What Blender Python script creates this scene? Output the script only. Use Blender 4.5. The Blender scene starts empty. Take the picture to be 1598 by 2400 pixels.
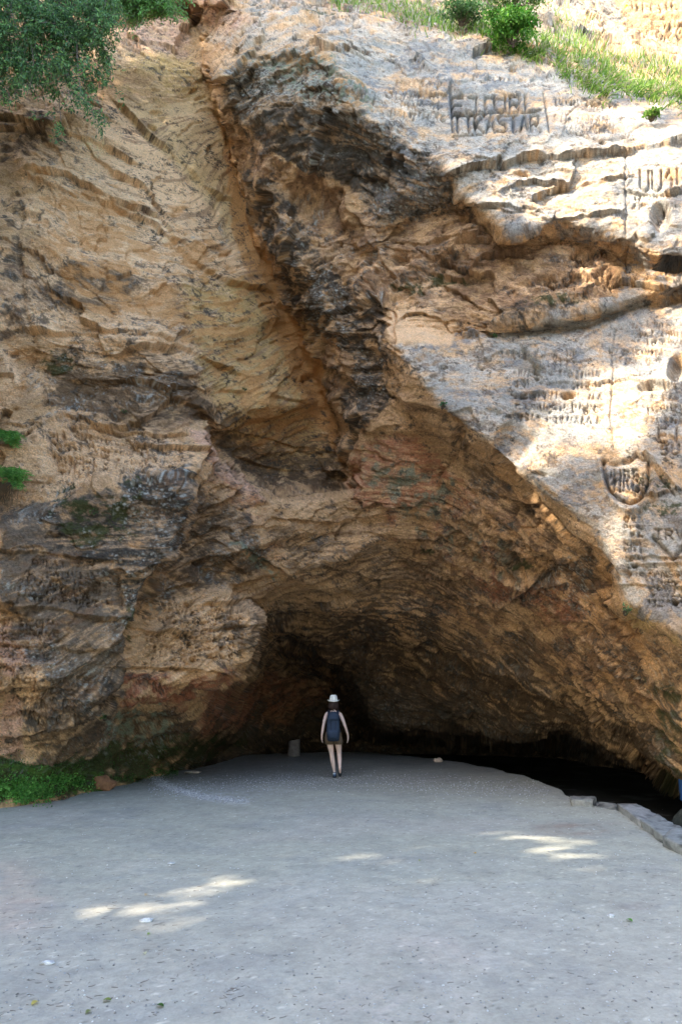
import bpy, math, random
import numpy as np
from mathutils import Vector, Matrix
from mathutils.geometry import delaunay_2d_cdt
rnd = random.Random(7); rs = np.random.RandomState(11)
S = bpy.context.scene; COL = S.collection
# ------------------------------------------------------------------ camera, world, sun, exposure
K = 2400/2355.0                      # working units D (1568 x 2355) -> photo pixels
PITCH = 0.2730; CZ = 1.6; F = 1600.0
SP, CP = math.sin(PITCH), math.cos(PITCH)
cam = bpy.data.objects.new('camera', bpy.data.cameras.new('camera')); COL.objects.link(cam)
cam.location = (0, 0, CZ); cam.rotation_euler = (math.pi/2+PITCH, 0, 0)
cam.data.sensor_fit = 'VERTICAL'; cam.data.sensor_height = 36; cam.data.lens = 24
cam.data.clip_end = 600; S.camera = cam
SUN = Vector((-0.66, -0.36, 0.66)).normalized()
el = math.asin(SUN.z); az = math.atan2(SUN.x, SUN.y)
W = bpy.data.worlds.new("World"); S.world = W; W.use_nodes = True
nt = W.node_tree; bg = nt.nodes['Background']; sk = nt.nodes.new('ShaderNodeTexSky')
sk.sky_type = 'NISHITA'; sk.sun_disc = False; sk.sun_elevation = el; sk.sun_rotation = az
sk.dust_density = 1.5
nt.links.new(sk.outputs[0], bg.inputs[0]); bg.inputs[1].default_value = 0.15
sl = bpy.data.lights.new('sun', 'SUN'); sl.energy = 2.0; sl.angle = math.radians(0.53); sl.color = (1, .92, .80)
so = bpy.data.objects.new('sun', sl); COL.objects.link(so); so.rotation_euler = SUN.to_track_quat('Z', 'Y').to_euler()
so.location = (-20, -10, 30)
S.view_settings.view_transform = 'Standard'; S.view_settings.look = 'None'
S.view_settings.gamma = 1; S.view_settings.exposure = 3.02
S.cycles.max_bounces = 8; S.cycles.diffuse_bounces = 5

# ------------------------------------------------------------------ helpers
def rays(x, y):
    x = np.asarray(x, float)*K; y = np.asarray(y, float)*K
    a = (x-799)/F; b = (1200-y)/F
    return a, CP-b*SP, SP+b*CP
def at(x, y, Y):
    a, dy, dz = rays(x, y); t = Y/dy
    return np.stack([a*t, np.zeros_like(a)+Y, CZ+dz*t], -1)
def on_ground(x, y, z=0.0):
    a, dy, dz = rays(x, y); t = (z-CZ)/dz
    return np.stack([a*t, dy*t, np.zeros_like(t)+z], -1)
def proj(P):
    P = np.asarray(P, float); x = P[..., 0]; y = P[..., 1]; z = P[..., 2]-CZ
    f = y*CP+z*SP; u = -y*SP+z*CP
    return (799+F*x/f)/K, (1200-F*u/f)/K
def sst(a, b, x):
    t = np.clip((x-a)/(b-a), 0, 1); return t*t*(3-2*t)
_tab = rs.rand(64, 64, 64).astype(np.float32)*2-1
def vn(x, y, z):
    xi = np.floor(x); yi = np.floor(y); zi = np.floor(z)
    fx = (x-xi); fy = (y-yi); fz = (z-zi)
    fx = fx*fx*fx*(fx*(fx*6-15)+10); fy = fy*fy*fy*(fy*(fy*6-15)+10); fz = fz*fz*fz*(fz*(fz*6-15)+10)
    X = xi.astype(np.int64) & 63; Y = yi.astype(np.int64) & 63; Z = zi.astype(np.int64) & 63
    X1 = (X+1) & 63; Y1 = (Y+1) & 63; Z1 = (Z+1) & 63
    def L(a, b, t): return a+(b-a)*t
    return L(L(L(_tab[X, Y, Z], _tab[X1, Y, Z], fx), L(_tab[X, Y1, Z], _tab[X1, Y1, Z], fx), fy),
             L(L(_tab[X, Y, Z1], _tab[X1, Y, Z1], fx), L(_tab[X, Y1, Z1], _tab[X1, Y1, Z1], fx), fy), fz)
def fbm(x, y, z=0.0, o=4, g=.5):
    x = np.asarray(x, np.float32); y = np.asarray(y, np.float32); z = np.asarray(z, np.float32)+np.zeros_like(x)
    s = 0; a = 1; n = 0
    for i in range(o):
        s = s+a*vn(x+17.3*i, y+5.1*i, z+9.7*i); n += a; a *= g
        x, y, z = (x*.8+z*.6)*2.03, (y*.8-x*.2)*2.01+y*.3, (z*.8-x*.6)*2.02
    return s/n*1.6
def ridg(x, y, z, o=4):
    s = 0; a = 1; n = 0
    x = np.asarray(x, np.float32); y = np.asarray(y, np.float32); z = np.asarray(z, np.float32)+np.zeros_like(x)
    for i in range(o):
        s = s+a*(1-2.2*np.abs(vn(x+7.3*i, y+3.1*i, z+1.7*i))); n += a; a *= .5
        x, y, z = (x*.8+z*.6)*2.03, y*2.01, (z*.8-x*.6)*2.02
    return s/n
def worley(x, y, seed=0):
    xi = np.floor(x); yi = np.floor(y); best = np.full(x.shape, 9., np.float32); idv = np.zeros(x.shape, np.float32)
    for i in (-1, 0, 1):
        for j in (-1, 0, 1):
            X = (xi+i).astype(np.int64) & 63; Y = (yi+j).astype(np.int64) & 63
            px = xi+i+(_tab[X, Y, seed]*.5+.5); py = yi+j+(_tab[X, Y, seed+1]*.5+.5)
            d = np.hypot(px-x, py-y); m = d < best
            best = np.where(m, d, best); idv = np.where(m, _tab[X, Y, seed+2]*.5+.5, idv)
    return best, idv
def blur(A, r):
    if r < 1: return A
    r = int(r); k = np.exp(-.5*(np.arange(-2*r, 2*r+1)/r)**2); k /= k.sum()
    p = 2*r
    for ax in (0, 1):
        B = np.pad(A, [(p, p) if q == ax else (0, 0) for q in (0, 1)], mode='edge')
        n = A.shape[ax]; R = 0
        for i, w in enumerate(k):
            R = R+w*(B[i:i+n] if ax == 0 else B[:, i:i+n])
        A = R
    return A

def lin(*c): return tuple(c)
def mat(name, col=(.5, .5, .5), rough=.85, attr=None, bump=None, var=None, trans=None, spec=.3):
    m = bpy.data.materials.new(name); m.use_nodes = True; t = m.node_tree; b = t.nodes['Principled BSDF']
    b.inputs['Roughness'].default_value = rough; b.inputs['Specular IOR Level'].default_value = spec
    src = None
    if attr:
        a = t.nodes.new('ShaderNodeAttribute'); a.attribute_name = attr; src = a.outputs['Color']
    co = t.nodes.new('ShaderNodeTexCoord')
    if var:
        sc, lo, hi = var
        n = t.nodes.new('ShaderNodeTexNoise'); n.inputs['Scale'].default_value = sc; n.inputs['Detail'].default_value = 6
        n.inputs['Roughness'].default_value = .72
        t.links.new(co.outputs['Object'], n.inputs['Vector'])
        r = t.nodes.new('ShaderNodeMapRange'); r.inputs['From Min'].default_value = .3; r.inputs['From Max'].default_value = .7
        r.inputs['To Min'].default_value = lo; r.inputs['To Max'].default_value = hi
        t.links.new(n.outputs['Fac'], r.inputs['Value'])
        mx = t.nodes.new('ShaderNodeMix'); mx.data_type = 'RGBA'; mx.blend_type = 'MULTIPLY'; mx.inputs['Factor'].default_value = 1
        if src: t.links.new(src, mx.inputs[6])
        else: mx.inputs[6].default_value = (*col, 1)
        t.links.new(r.outputs[0], mx.inputs[7]); src = mx.outputs[2]
    if src: t.links.new(src, b.inputs['Base Color'])
    else: b.inputs['Base Color'].default_value = (*col, 1)
    if bump:
        prev = None
        for sc, dist, det, zs in bump:
            mp = t.nodes.new('ShaderNodeMapping'); mp.inputs['Scale'].default_value = (1, 1, zs)
            t.links.new(co.outputs['Object'], mp.inputs['Vector'])
            n = t.nodes.new('ShaderNodeTexNoise'); n.inputs['Scale'].default_value = sc; n.inputs['Detail'].default_value = det
            n.inputs['Roughness'].default_value = .6
            t.links.new(mp.outputs[0], n.inputs['Vector'])
            bp = t.nodes.new('ShaderNodeBump'); bp.inputs['Distance'].default_value = dist
            t.links.new(n.outputs['Fac'], bp.inputs['Height'])
            if prev: t.links.new(prev, bp.inputs['Normal'])
            prev = bp.outputs[0]
        t.links.new(prev, b.inputs['Normal'])
    if trans:
        tr = t.nodes.new('ShaderNodeBsdfTranslucent'); ms = t.nodes.new('ShaderNodeMixShader'); ms.inputs[0].default_value = trans
        if src: t.links.new(src, tr.inputs[0])
        else: tr.inputs[0].default_value = (*col, 1)
        t.links.new(b.outputs[0], ms.inputs[1]); t.links.new(tr.outputs[0], ms.inputs[2])
        t.links.new(ms.outputs[0], t.nodes['Material Output'].inputs[0])
    return m
def mesh_np(name, V, Fq, material, parent=None, col=None, smooth=True):
    """V (n,3) ; Fq (m,k) ; col per vertex (n,3)"""
    V = np.asarray(V, np.float32); Fq = np.asarray(Fq, np.int32)
    me = bpy.data.meshes.new(name); k = Fq.shape[1]
    me.vertices.add(len(V)); me.vertices.foreach_set('co', V.ravel())
    me.loops.add(Fq.size); me.loops.foreach_set('vertex_index', Fq.ravel())
    me.polygons.add(len(Fq)); me.polygons.foreach_set('loop_start', np.arange(0, Fq.size, k, dtype=np.int32))
    me.polygons.foreach_set('use_smooth', np.full(len(Fq), smooth))
    me.update(calc_edges=True); me.validate()
    if col is not None:
        a = me.color_attributes.new('Col', 'FLOAT_COLOR', 'POINT')
        c = np.ones((len(V), 4), np.float32); c[:, :3] = col; a.data.foreach_set('color', c.ravel())
    me.materials.append(material)
    o = bpy.data.objects.new(name, me); COL.objects.link(o)
    if parent: o.parent = parent
    return o
def mesh_py(name, V, Fs, material, parent=None, smooth=True, bevel=0):
    me = bpy.data.meshes.new(name); me.from_pydata([tuple(v) for v in V], [], Fs); me.update()
    me.polygons.foreach_set('use_smooth', [smooth]*len(me.polygons)); me.materials.append(material)
    o = bpy.data.objects.new(name, me); COL.objects.link(o)
    if parent: o.parent = parent
    return o
def empty(name, loc, rz=0):
    o = bpy.data.objects.new(name, None); COL.objects.link(o); o.location = loc; o.rotation_euler = (0, 0, rz); return o
def tag(o, label=None, cat=None, group=None, kind=None):
    if label: o['label'] = label
    if cat: o['category'] = cat
    if group: o['group'] = group
    if kind: o['kind'] = kind
    return o

# ------------------------------------------------------------------ the cliff: control lines (x, y in D, distance Y)
lines = [
 # outer frame
 [(-900,-320,15),(0,-320,18),(800,-320,19),(1568,-320,19),(2500,-320,14)],
 [(-900,-320,15),(-900,400,9.5),(-900,1200,8.3),(-900,2000,7.5)],
 [(2500,-320,14),(2500,400,8.5),(2500,1200,7.5),(2500,1700,7.5),(2500,2000,12)],
 [(-900,2000,7.5),(-300,2000,10.4),(0,2000,11.6),(200,2000,14),(400,2000,18),(640,2000,29),(900,2000,31),(1300,2000,29),(1568,2000,22),(1900,2000,17),(2500,2000,12)],
 # crease
 [(430,20,16.3),(465,110,16.1),(490,210,16.0),(520,300,16.0),(560,430,16.1),(590,560,16.2),(640,660,16.4),(680,750,16.7),(718,860,17.0),(745,930,17.1),(775,1010,17.2),(795,1070,17.3),(792,1120,17.2)],
 # upper ridge of dark nose
 [(500,190,12.9),(560,132,12.9),(650,118,12.7),(730,130,12.3),(790,200,12.1),(860,280,11.9),(960,340,11.8),(1030,390,11.6),(1062,450,11.7)],
 # underside of nose
 [(505,240,13.5),(590,330,13.7),(690,385,13.5),(780,430,13.3),(860,520,13.0),(960,500,12.8),(1045,475,12.5)],
 [(590,330,13.7),(600,420,14.1),(640,540,14.2),(700,640,14.2),(760,760,14.3),(800,880,14.6),(825,980,15.0),(806,1050,15.6)],
 [(690,385,13.5),(740,470,13.9),(830,600,13.8),(880,680,13.5)],
 # sun shelf above nose
 [(440,-20,15.2),(560,30,14.0),(720,70,13.2),(930,60,13.1),(1080,105,13.0),(1250,150,12.6),(1400,210,12.1),(1568,240,11.6),(2000,250,10.2)],
 [(440,-60,16),(700,-30,15.5),(830,-15,15.6),(930,10,15.0),(1100,-30,15.8),(1280,-10,15.8),(1440,60,15.6),(1568,120,15.2),(2000,120,13)],
 [(1020,200,12.0),(1180,200,12.0),(1260,260,11.8),(1400,310,11.5),(1568,330,11.0)],
 [(1020,300,11.8),(1180,320,11.7),(1420,350,11.3),(1568,370,10.9)],
 # ledge 1 (lit above, hollow below)
 [(1062,450,11.7),(1110,490,11.65),(1180,532,11.55),(1290,508,11.4),(1360,530,11.3),(1420,560,11.2),(1500,585,10.8),(1568,590,10.6),(2000,600,9.2)],
 [(1070,475,12.3),(1120,530,12.4),(1190,560,12.3),(1290,545,12.1),(1360,560,12.0),(1420,585,11.9),(1500,615,11.4),(1568,620,11.2)],
 # ledge 2 bottom of hollow layer
 [(875,690,12.9),(960,720,12.8),(1050,740,12.5),(1180,742,12.0),(1300,738,11.75),(1430,700,11.5),(1568,660,11.0),(2000,620,9.7)],
 [(895,740,13.0),(960,760,12.9),(1060,782,12.7),(1180,756,12.6),(1300,752,12.3),(1430,716,12.0),(1568,676,11.5)],
 # slab nose + lower-left edge
 [(908,800,12.3),(1040,795,12.4),(1130,776,12.3),(1300,768,12.0),(1430,735,11.7),(1568,690,11.2),(2000,650,9.8)],
 [(908,800,12.3),(945,850,12.1),(1000,905,12.0),(1060,965,11.9),(1130,1030,11.7),(1210,1085,11.4),(1290,1150,11.1),(1360,1195,10.9),(1392,1240,10.8),(1412,1310,10.7),(1440,1385,10.6),(1500,1398,10.4),(1568,1450,10.1),(2000,1500,8.9)],
 [(905,830,12.7),(925,900,13.0),(985,970,12.7),(1060,1010,12.5),(1140,1035,12.25),(1210,1115,11.9),(1290,1200,11.5),(1392,1290,11.2),(1412,1312,11.0)],
 [(905,840,13.7),(915,905,14.0),(975,985,13.8),(1050,1030,13.4),(1132,1050,12.9),(1200,1130,12.6),(1280,1212,12.2),(1385,1304,11.8),(1420,1400,11.4),(1470,1440,11.1),(1568,1500,10.7),(2000,1560,9.3)],
 # slab belly
 [(1200,900,11.8),(1300,1000,11.3),(1420,1010,10.9),(1568,1000,10.4),(2000,1000,9)],
 # ceiling
 [(880,700,13.2),(870,800,13.9),(880,900,14.2),(900,1000,14.3),(860,1080,14.8),(802,1140,15.2)],
 [(900,1000,14.6),(1000,1090,13.9),(1110,1180,13.3),(1200,1260,13.0),(1330,1350,12.6),(1450,1450,11.9),(1568,1560,11.1),(2000,1640,9.4)],
 [(800,1170,15.6),(900,1230,15.4),(1040,1290,15.0),(1200,1400,14.4),(1350,1500,13.5),(1568,1650,11.6),(2000,1700,9.5)],
 [(700,1400,17.2),(850,1410,17.6),(1000,1430,17.2),(1150,1510,16.6),(1300,1590,15.3),(1450,1680,13.4),(1568,1770,12.0)],
 [(720,1480,19.5),(830,1520,20.5),(1000,1560,20),(1150,1600,18.7),(1300,1640,17),(1450,1690,14.6),(1568,1765,12.4),(2000,1850,10.5)],
 [(835,1600,21.5),(890,1680,21.5),(1000,1688,21),(1150,1692,19.8),(1300,1702,18),(1450,1735,15.3),(1568,1790,12.9),(2000,1870,11)],
 [(830,1695,30),(890,1698,31),(1000,1706,31),(1150,1710,30),(1300,1722,28),(1450,1757,24),(1568,1812,20),(2000,1890,16)],
 [(720,1480,19.5),(790,1560,21.5),(835,1600,21.5)],[(835,1600,21.5),(850,1640,21.6),(890,1690,21.5)],
 [(700,1500,23),(770,1575,26),(815,1640,27.5),(830,1695,30)],
 # left arch lip of yellow face + pink ridge
 [(425,985,12.9),(455,1010,12.95),(500,1065,13.3),(555,1115,13.9),(600,1140,14.2),(680,1146,14.7),(794,1136,15.2)],
 [(462,972,14.3),(514,1042,15.6),(577,1092,16.6),(650,1118,17.2),(740,1126,17.6),(789,1122,17.8)],
 [(600,1140,14.4),(640,1230,14.7),(690,1330,15.6),(700,1400,17.2)],
 # left wall
 [(-300,300,13.0),(0,300,13.9),(120,330,13.7),(230,310,13.9),(330,340,14.2),(430,420,14.7),(520,520,15.5)],
 [(270,60,15.2),(360,120,15.1),(440,150,15.5)],
 [(200,240,14.1),(260,220,14.5),(330,280,14.7),(370,330,14.7),(440,410,15.0),(500,470,15.5)],
 [(-300,800,11.6),(0,800,12.4),(60,790,12.4),(200,790,12.5),(300,780,12.6),(360,820,12.7),(430,850,13.2),(480,940,13.9)],
 [(60,560,12.9),(200,600,12.9),(350,640,13.5),(470,680,14.5),(560,740,15.4),(640,800,16.2)],
 [(100,860,12.9),(220,900,12.9),(330,880,12.9),(420,960,13.1)],
 [(0,1130,12.1),(80,1000,12.4),(200,1010,12.4),(330,1000,12.5),(425,985,12.9)],
 # ledge above dark buttress
 [(-900,1230,8.6),(-300,1210,11.0),(0,1205,11.9),(80,1160,12.1),(150,1130,12.1),(240,1100,12.2),(340,1080,12.3),(430,1100,12.5)],
 [(-300,1230,10.5),(0,1225,11.3),(80,1185,11.5),(150,1155,11.55),(240,1125,11.7),(340,1105,11.9),(425,1120,12.1)],
 # buttress right edge (step back)
 [(425,1120,12.1),(432,1180,12.1),(400,1260,12.0),(360,1340,11.9),(330,1400,11.9),(300,1450,11.95),(275,1540,12.3),(250,1640,12.9),(215,1740,13.6),(200,2000,14)],
 [(438,1105,12.9),(446,1180,13.6),(411,1270,13.7),(371,1350,13.5),(341,1410,13.2),(311,1460,13.1),(287,1545,13.1),(262,1640,13.4),(230,1740,14.1)],
 [(0,1550,11.2),(120,1580,11.3),(200,1620,11.8),(250,1640,12.9)],
 [(0,1740,11.9),(100,1750,12.5),(215,1740,13.6)],
 [(0,1740,11.9),(-300,1740,10.8)],
 # inner left bulge silhouette
 [(545,1400,14.0),(590,1425,13.8),(586,1480,13.5),(570,1520,13.7),(520,1565,13.9),(470,1620,14.6),(440,1690,16),(400,1760,17.5),(400,2000,18)],
 [(560,1380,15.2),(600,1418,17.5),(595,1485,20),(578,1530,20),(528,1575,18.8),(495,1640,18.5),(465,1700,19.5),(440,1755,20.5)],
 [(300,1560,13.0),(400,1560,13.3),(520,1565,13.9)],
 [(600,1418,17.5),(700,1400,17.6)],
 # back chamber
 [(595,1485,20),(650,1500,23),(700,1500,24)],
 [(528,1575,18.8),(600,1580,23.5),(700,1575,25.5),(770,1575,26)],
 [(495,1640,18.5),(560,1670,22),(650,1680,25),(740,1690,27.5),(830,1695,30)],
 [(465,1700,20),(560,1710,24),(640,1715,27),(740,1715,29),(830,1715,30.5)],
]
def tri_interp(lines, X0, X1, Y0, Y1, st, inv=True):
    pts = []; idx = {}; ed = []
    def ad(p):
        k = (p[0], p[1])
        if k not in idx: idx[k] = len(pts); pts.append(p)
        return idx[k]
    for L in lines:
        ids = [ad(p) for p in L]
        ed += [(a, b) for a, b in zip(ids, ids[1:])]
    r = delaunay_2d_cdt([Vector(p[:2]) for p in pts], ed, [], 0, 1e-4)
    vo, eo, fo, ov = r[0], r[1], r[2], r[3]
    val = np.zeros(len(vo)); 
    for i, o in enumerate(ov):
        if o: val[i] = np.mean([1/pts[q][2] if inv else pts[q][2] for q in o])
        else:                                   # crossing of two lines: take the nearer line's interpolation
            best = None
            for a, b in ed:
                A = Vector(pts[a][:2]); B = Vector(pts[b][:2]); t = max(0, min(1, (vo[i]-A).dot(B-A)/max(1e-9, (B-A).length_squared)))
                d = (A.lerp(B, t)-vo[i]).length
                va = (1/pts[a][2] if inv else pts[a][2]); vb = (1/pts[b][2] if inv else pts[b][2])
                if best is None or d < best[0]-1e-6: best = (d, va+(vb-va)*t)
            val[i] = best[1]
    gx = np.arange(X0, X1, st); gy = np.arange(Y0, Y1, st)
    A = np.zeros((len(gy), len(gx)))
    for f in fo:
        (ax, ay), (bx, by), (cx, cy) = [vo[q] for q in f[:3]]
        i0 = max(0, int((min(ax, bx, cx)-X0)/st)-1); i1 = min(len(gx), int((max(ax, bx, cx)-X0)/st)+2)
        j0 = max(0, int((min(ay, by, cy)-Y0)/st)-1); j1 = min(len(gy), int((max(ay, by, cy)-Y0)/st)+2)
        if i1 <= i0 or j1 <= j0: continue
        GX, GY = np.meshgrid(gx[i0:i1], gy[j0:j1]); d = (by-cy)*(ax-cx)+(cx-bx)*(ay-cy)
        if abs(d) < 1e-9: continue
        w0 = ((by-cy)*(GX-cx)+(cx-bx)*(GY-cy))/d; w1 = ((cy-ay)*(GX-cx)+(ax-cx)*(GY-cy))/d; w2 = 1-w0-w1
        m = (w0 >= -1e-6) & (w1 >= -1e-6) & (w2 >= -1e-6)
        A[j0:j1, i0:i1][m] = (w0*val[f[0]]+w1*val[f[1]]+w2*val[f[2]])[m]
    return A
CX0, CX1, CY0, CY1, CS = -900, 2500, -320, 2000, 3
def samp(A, x, y):
    fx = np.clip((x-CX0)/CS, 0, A.shape[1]-1.001); fy = np.clip((y-CY0)/CS, 0, A.shape[0]-1.001)
    i = fx.astype(int); j = fy.astype(int); fx = fx-i; fy = fy-j
    return (A[j, i]*(1-fx)+A[j, i+1]*fx)*(1-fy)+(A[j+1, i]*(1-fx)+A[j+1, i+1]*fx)*fy
inv = tri_interp(lines, CX0, CX1, CY0, CY1, CS)
inv[inv < .02] = .06
inv = .7*blur(inv, 2)+.3*blur(inv, 7)
def axis(a0, f0, f1, a1, fine, coarse):
    return np.concatenate([np.arange(a0, f0, coarse), np.arange(f0, f1, fine), np.linspace(f1, a1, int((a1-f1)/coarse)+1)])
gx = axis(-880, -14, 1584, 2480, 1.85, 14); gy = axis(-310, -14, 1850, 1990, 1.85, 14)
U, Vv = np.meshgrid(gx, gy)
wx = 7*fbm(U/110, Vv/110, 1.5, 4)+2.6*fbm(U/28, Vv/28, 3.5, 3); wy = 7*fbm(U/110, Vv/110, 7.5, 4)+2.6*fbm(U/28, Vv/28, 9.5, 3)
sl_e = [(905,800),(945,850),(1000,905),(1060,965),(1130,1030),(1210,1085),(1290,1150),(1360,1195),(1392,1240),(1412,1310),(1440,1385)]
dE = np.full(U.shape, 1e9, np.float32)
for (ax, ay), (bx, by) in zip(sl_e, sl_e[1:]):
    t = np.clip(((U-ax)*(bx-ax)+(Vv-ay)*(by-ay))/((bx-ax)**2+(by-ay)**2), 0, 1); dE = np.minimum(dE, np.hypot(U-ax-t*(bx-ax), Vv-ay-t*(by-ay)))
calm = 1-.75*np.exp(-(dE/35)**2)
D0 = 1/samp(inv, U+wx*calm, Vv+wy*calm)
P = at(U, Vv, D0)
def normals(P):
    du = np.gradient(P, axis=1); dv = np.gradient(P, axis=0)
    n = np.cross(dv, du); n /= np.linalg.norm(n, axis=2, keepdims=True)+1e-12
    s = np.sign((n*(P-np.array([0, 0, CZ]))).sum(2, keepdims=True)); return -n*s
N = normals(P)
for c in range(3): N[..., c] = blur(N[..., c], 5)
N /= np.linalg.norm(N, axis=2, keepdims=True)
px, py, pz = [P[..., i].astype(np.float32) for i in range(3)]
# strata potential: level sets are the bedding planes (in metres, roughly)
pot = [[(-900,-320,-60),(600,-320,150),(2500,-320,-200)],[(-900,2000,0),(800,2000,0),(2500,2000,0)],
       [(-900,800,-30),(0,800,-20)],[(0,300,-60),(300,350,90),(520,600,230),(600,700,210)],[(100,600,0),(350,700,80),(600,850,110),(760,1000,90)],
       [(700,300,-40),(900,500,60),(1100,700,60)],[(1000,100,0),(1568,300,-40)],[(1100,400,30),(1568,450,-20)],[(1568,900,-40),(1200,900,0),(1000,850,40)],
       [(0,1500,0),(400,1500,-10),(700,1600,-20)],[(700,1300,0),(1000,1250,-40),(1400,1500,60),(1568,1600,120)],[(900,1650,-20),(1500,1750,60)],[(2500,1000,-60),(2500,1500,0)]]
A_ = blur(tri_interp(pot, CX0, CX1, CY0, CY1, CS, inv=False), 22)
Q = (Vv-samp(A_, U, Vv))/130.0 * (D0/12.5)                 # about metres
Q = Q + .20*fbm(px*.4, py*.4, pz*.4, 2)+.02*fbm(px*2, py*2, pz*2, 2)

# ---- zone masks on the canvas
cgx = np.arange(CX0, CX1, CS); cgy = np.arange(CY0, CY1, CS); CU, CV = np.meshgrid(cgx, cgy)
WX = U+9*fbm(U/45, Vv/45, 21.5, 4); WY = Vv+9*fbm(U/45, Vv/45, 31.5, 4)
def zone(poly, feather=14):
    x0 = min(p[0] for p in poly)-60; x1 = max(p[0] for p in poly)+60; y0 = min(p[1] for p in poly)-60; y1 = max(p[1] for p in poly)+60
    i0, i1 = np.searchsorted(gx, [x0, x1]); j0, j1 = np.searchsorted(gy, [y0, y1])
    out = np.zeros(U.shape, np.float32)
    X = WX[j0:j1, i0:i1]; Y = WY[j0:j1, i0:i1]
    if X.size == 0: return out
    ins = np.zeros(X.shape, bool); dist = np.full(X.shape, 1e9)
    n = len(poly)
    for k in range(n):
        ax, ay = poly[k]; bx, by = poly[(k+1) % n]
        c = ((ay > Y) != (by > Y)) & (X < (bx-ax)*(Y-ay)/((by-ay) if by != ay else 1e-9)+ax); ins ^= c
        L2 = (bx-ax)**2+(by-ay)**2; t = np.clip(((X-ax)*(bx-ax)+(Y-ay)*(by-ay))/L2, 0, 1)
        dist = np.minimum(dist, np.hypot(X-ax-t*(bx-ax), Y-ay-t*(by-ay)))
    sd = np.where(ins, dist, -dist)
    out[j0:j1, i0:i1] = sst(-feather, feather, sd); return out
def ell(x, y, rx, ry, f=.5):
    d = np.hypot((WX-x)/rx, (WY-y)/ry); return (1-sst(1-f, 1+f, d)).astype(np.float32)

# ---- relief
H = np.zeros(U.shape, np.float32)
rugged = np.zeros(U.shape, np.float32)+.6
for poly, v in [([(560,300),(780,430),(880,520),(1170,540),(880,700),(920,900),(830,1000),(760,900),(700,780),(600,560)], 1.1),
                ([(0,1100),(440,1100),(600,1150),(600,1400),(560,1560),(400,1790),(0,1790)], .8), ([(80,1150),(440,1100),(300,1450),(60,1450)], .5),
                ([(480,180),(760,120),(1060,450),(860,520)], 1.0), ([(1060,550),(1420,560),(1430,720),(1050,760)], 1.0),
                ([(260,150),(470,210),(560,460),(600,640),(640,720),(540,700),(330,420),(240,320)], .14), ([(150,360),(330,380),(560,640),(400,640),(180,520)], .35),
                ([(400,640),(600,660),(740,950),(780,1080),(600,1110),(480,940)], .28),
                ([(960,800),(1568,700),(1800,700),(1800,1400),(1568,1400),(1440,1380),(1200,1060)], .22),
                ([(760,130),(1020,130),(1568,230),(1700,240),(1700,380),(1020,360)], .16), ([(1440,360),(1700,360),(1700,560),(1440,540)], .25),
                ([(600,1440),(900,1440),(1568,1760),(1568,1850),(500,1800)], .9)]:
    m = zone(poly, 25); rugged = rugged*(1-m)+v*m
big = fbm(px*.7, py*.7, pz*.9, 4)
rugged *= calm**.6
mc = zone([(905,1000),(1060,1010),(1140,1050),(1440,1400),(1568,1520),(1568,1700),(1300,1600),(1100,1500),(850,1420),(780,1200)], 30)
rugged = rugged*(1-mc)+.34*mc
rugged = rugged.astype(np.float32)
H += .21*rugged*big
H += .06*rugged*ridg(px*1.3, py*1.3, pz*1.8+.3*big, 4)
# bedding ledges: growing outward, cut back sharply below
lam = np.zeros(U.shape, np.float32)
for per, amp, off in ((1.25, .10, 0.), (.47, .04, 3.1), (.17, .020, 7.7), (.075, .008, 4.4)):
    q = Q/per+off+.22*fbm(px/per*.2, py/per*.2, pz/per*.2+off, 2)
    fr = q-np.floor(q); prof = np.where(fr < .8, (fr/.8)**1.6, 1-sst(.8, 1., fr))-.4
    mod = sst(-.35, .5, fbm(px/per*.2+off, py/per*.2, pz/per*.3, 3))
    lam += amp*prof*mod
H += lam*(.55+.5*rugged)
# joint-bounded facets: each cell a slightly tilted plane with sharp breaks between
def facets(a, b, sc, asp, amp, sd):
    x = a*sc+.25*fbm(px*1.5, py*1.5, pz*1.5+sd, 3); y = b*sc*asp+.25*fbm(px*1.5+sd, py*1.5, pz*1.5, 3)
    xi = np.floor(x); yi = np.floor(y); best = np.full(x.shape, 9., np.float32); out = np.zeros(x.shape, np.float32)
    for i in (-1, 0, 1):
        for j in (-1, 0, 1):
            X = (xi+i).astype(np.int64) & 63; Y = (yi+j).astype(np.int64) & 63
            dx = x-(xi+i+_tab[X, Y, sd]*.45+.5); dy = y-(yi+j+_tab[X, Y, sd+1]*.45+.5); d = dx*dx+dy*dy
            h = dx*_tab[X, Y, sd+2]+dy*(_tab[X, Y, sd+3]*.8+.5)+.5*_tab[X, Y, sd+4]; m = d < best
            best = np.where(m, d, best); out = np.where(m, h, out)
    return amp*out
fz = np.clip(rugged*1.15-.06, .06, 1)
H += facets(px+.4*py, Q*1.25+.3*px, .62, 1.3, .24, 20)*fz+facets(px+.4*py, Q*1.25-.2*px, 1.7, 1.2, .055, 26)*fz
# erosion pits and crumbly texture
H += .026*rugged*ridg(px*2.6, py*2.6, pz*3.2, 4)+.022*rugged*fbm(px*6, py*6, pz*12, 4)+.009*fbm(px*16, py*16, pz*22, 3)*(.4+rugged)
wd, wi = worley(px*2.2+.5*fbm(px*2, py*2, pz*2, 2), Q*4.5, 3)
H -= .07*(1-sst(.10, .34, wd))*(wi > .72)*sst(-.1, .3, fbm(px*.4, py*.4, pz*.4, 2))
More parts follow.
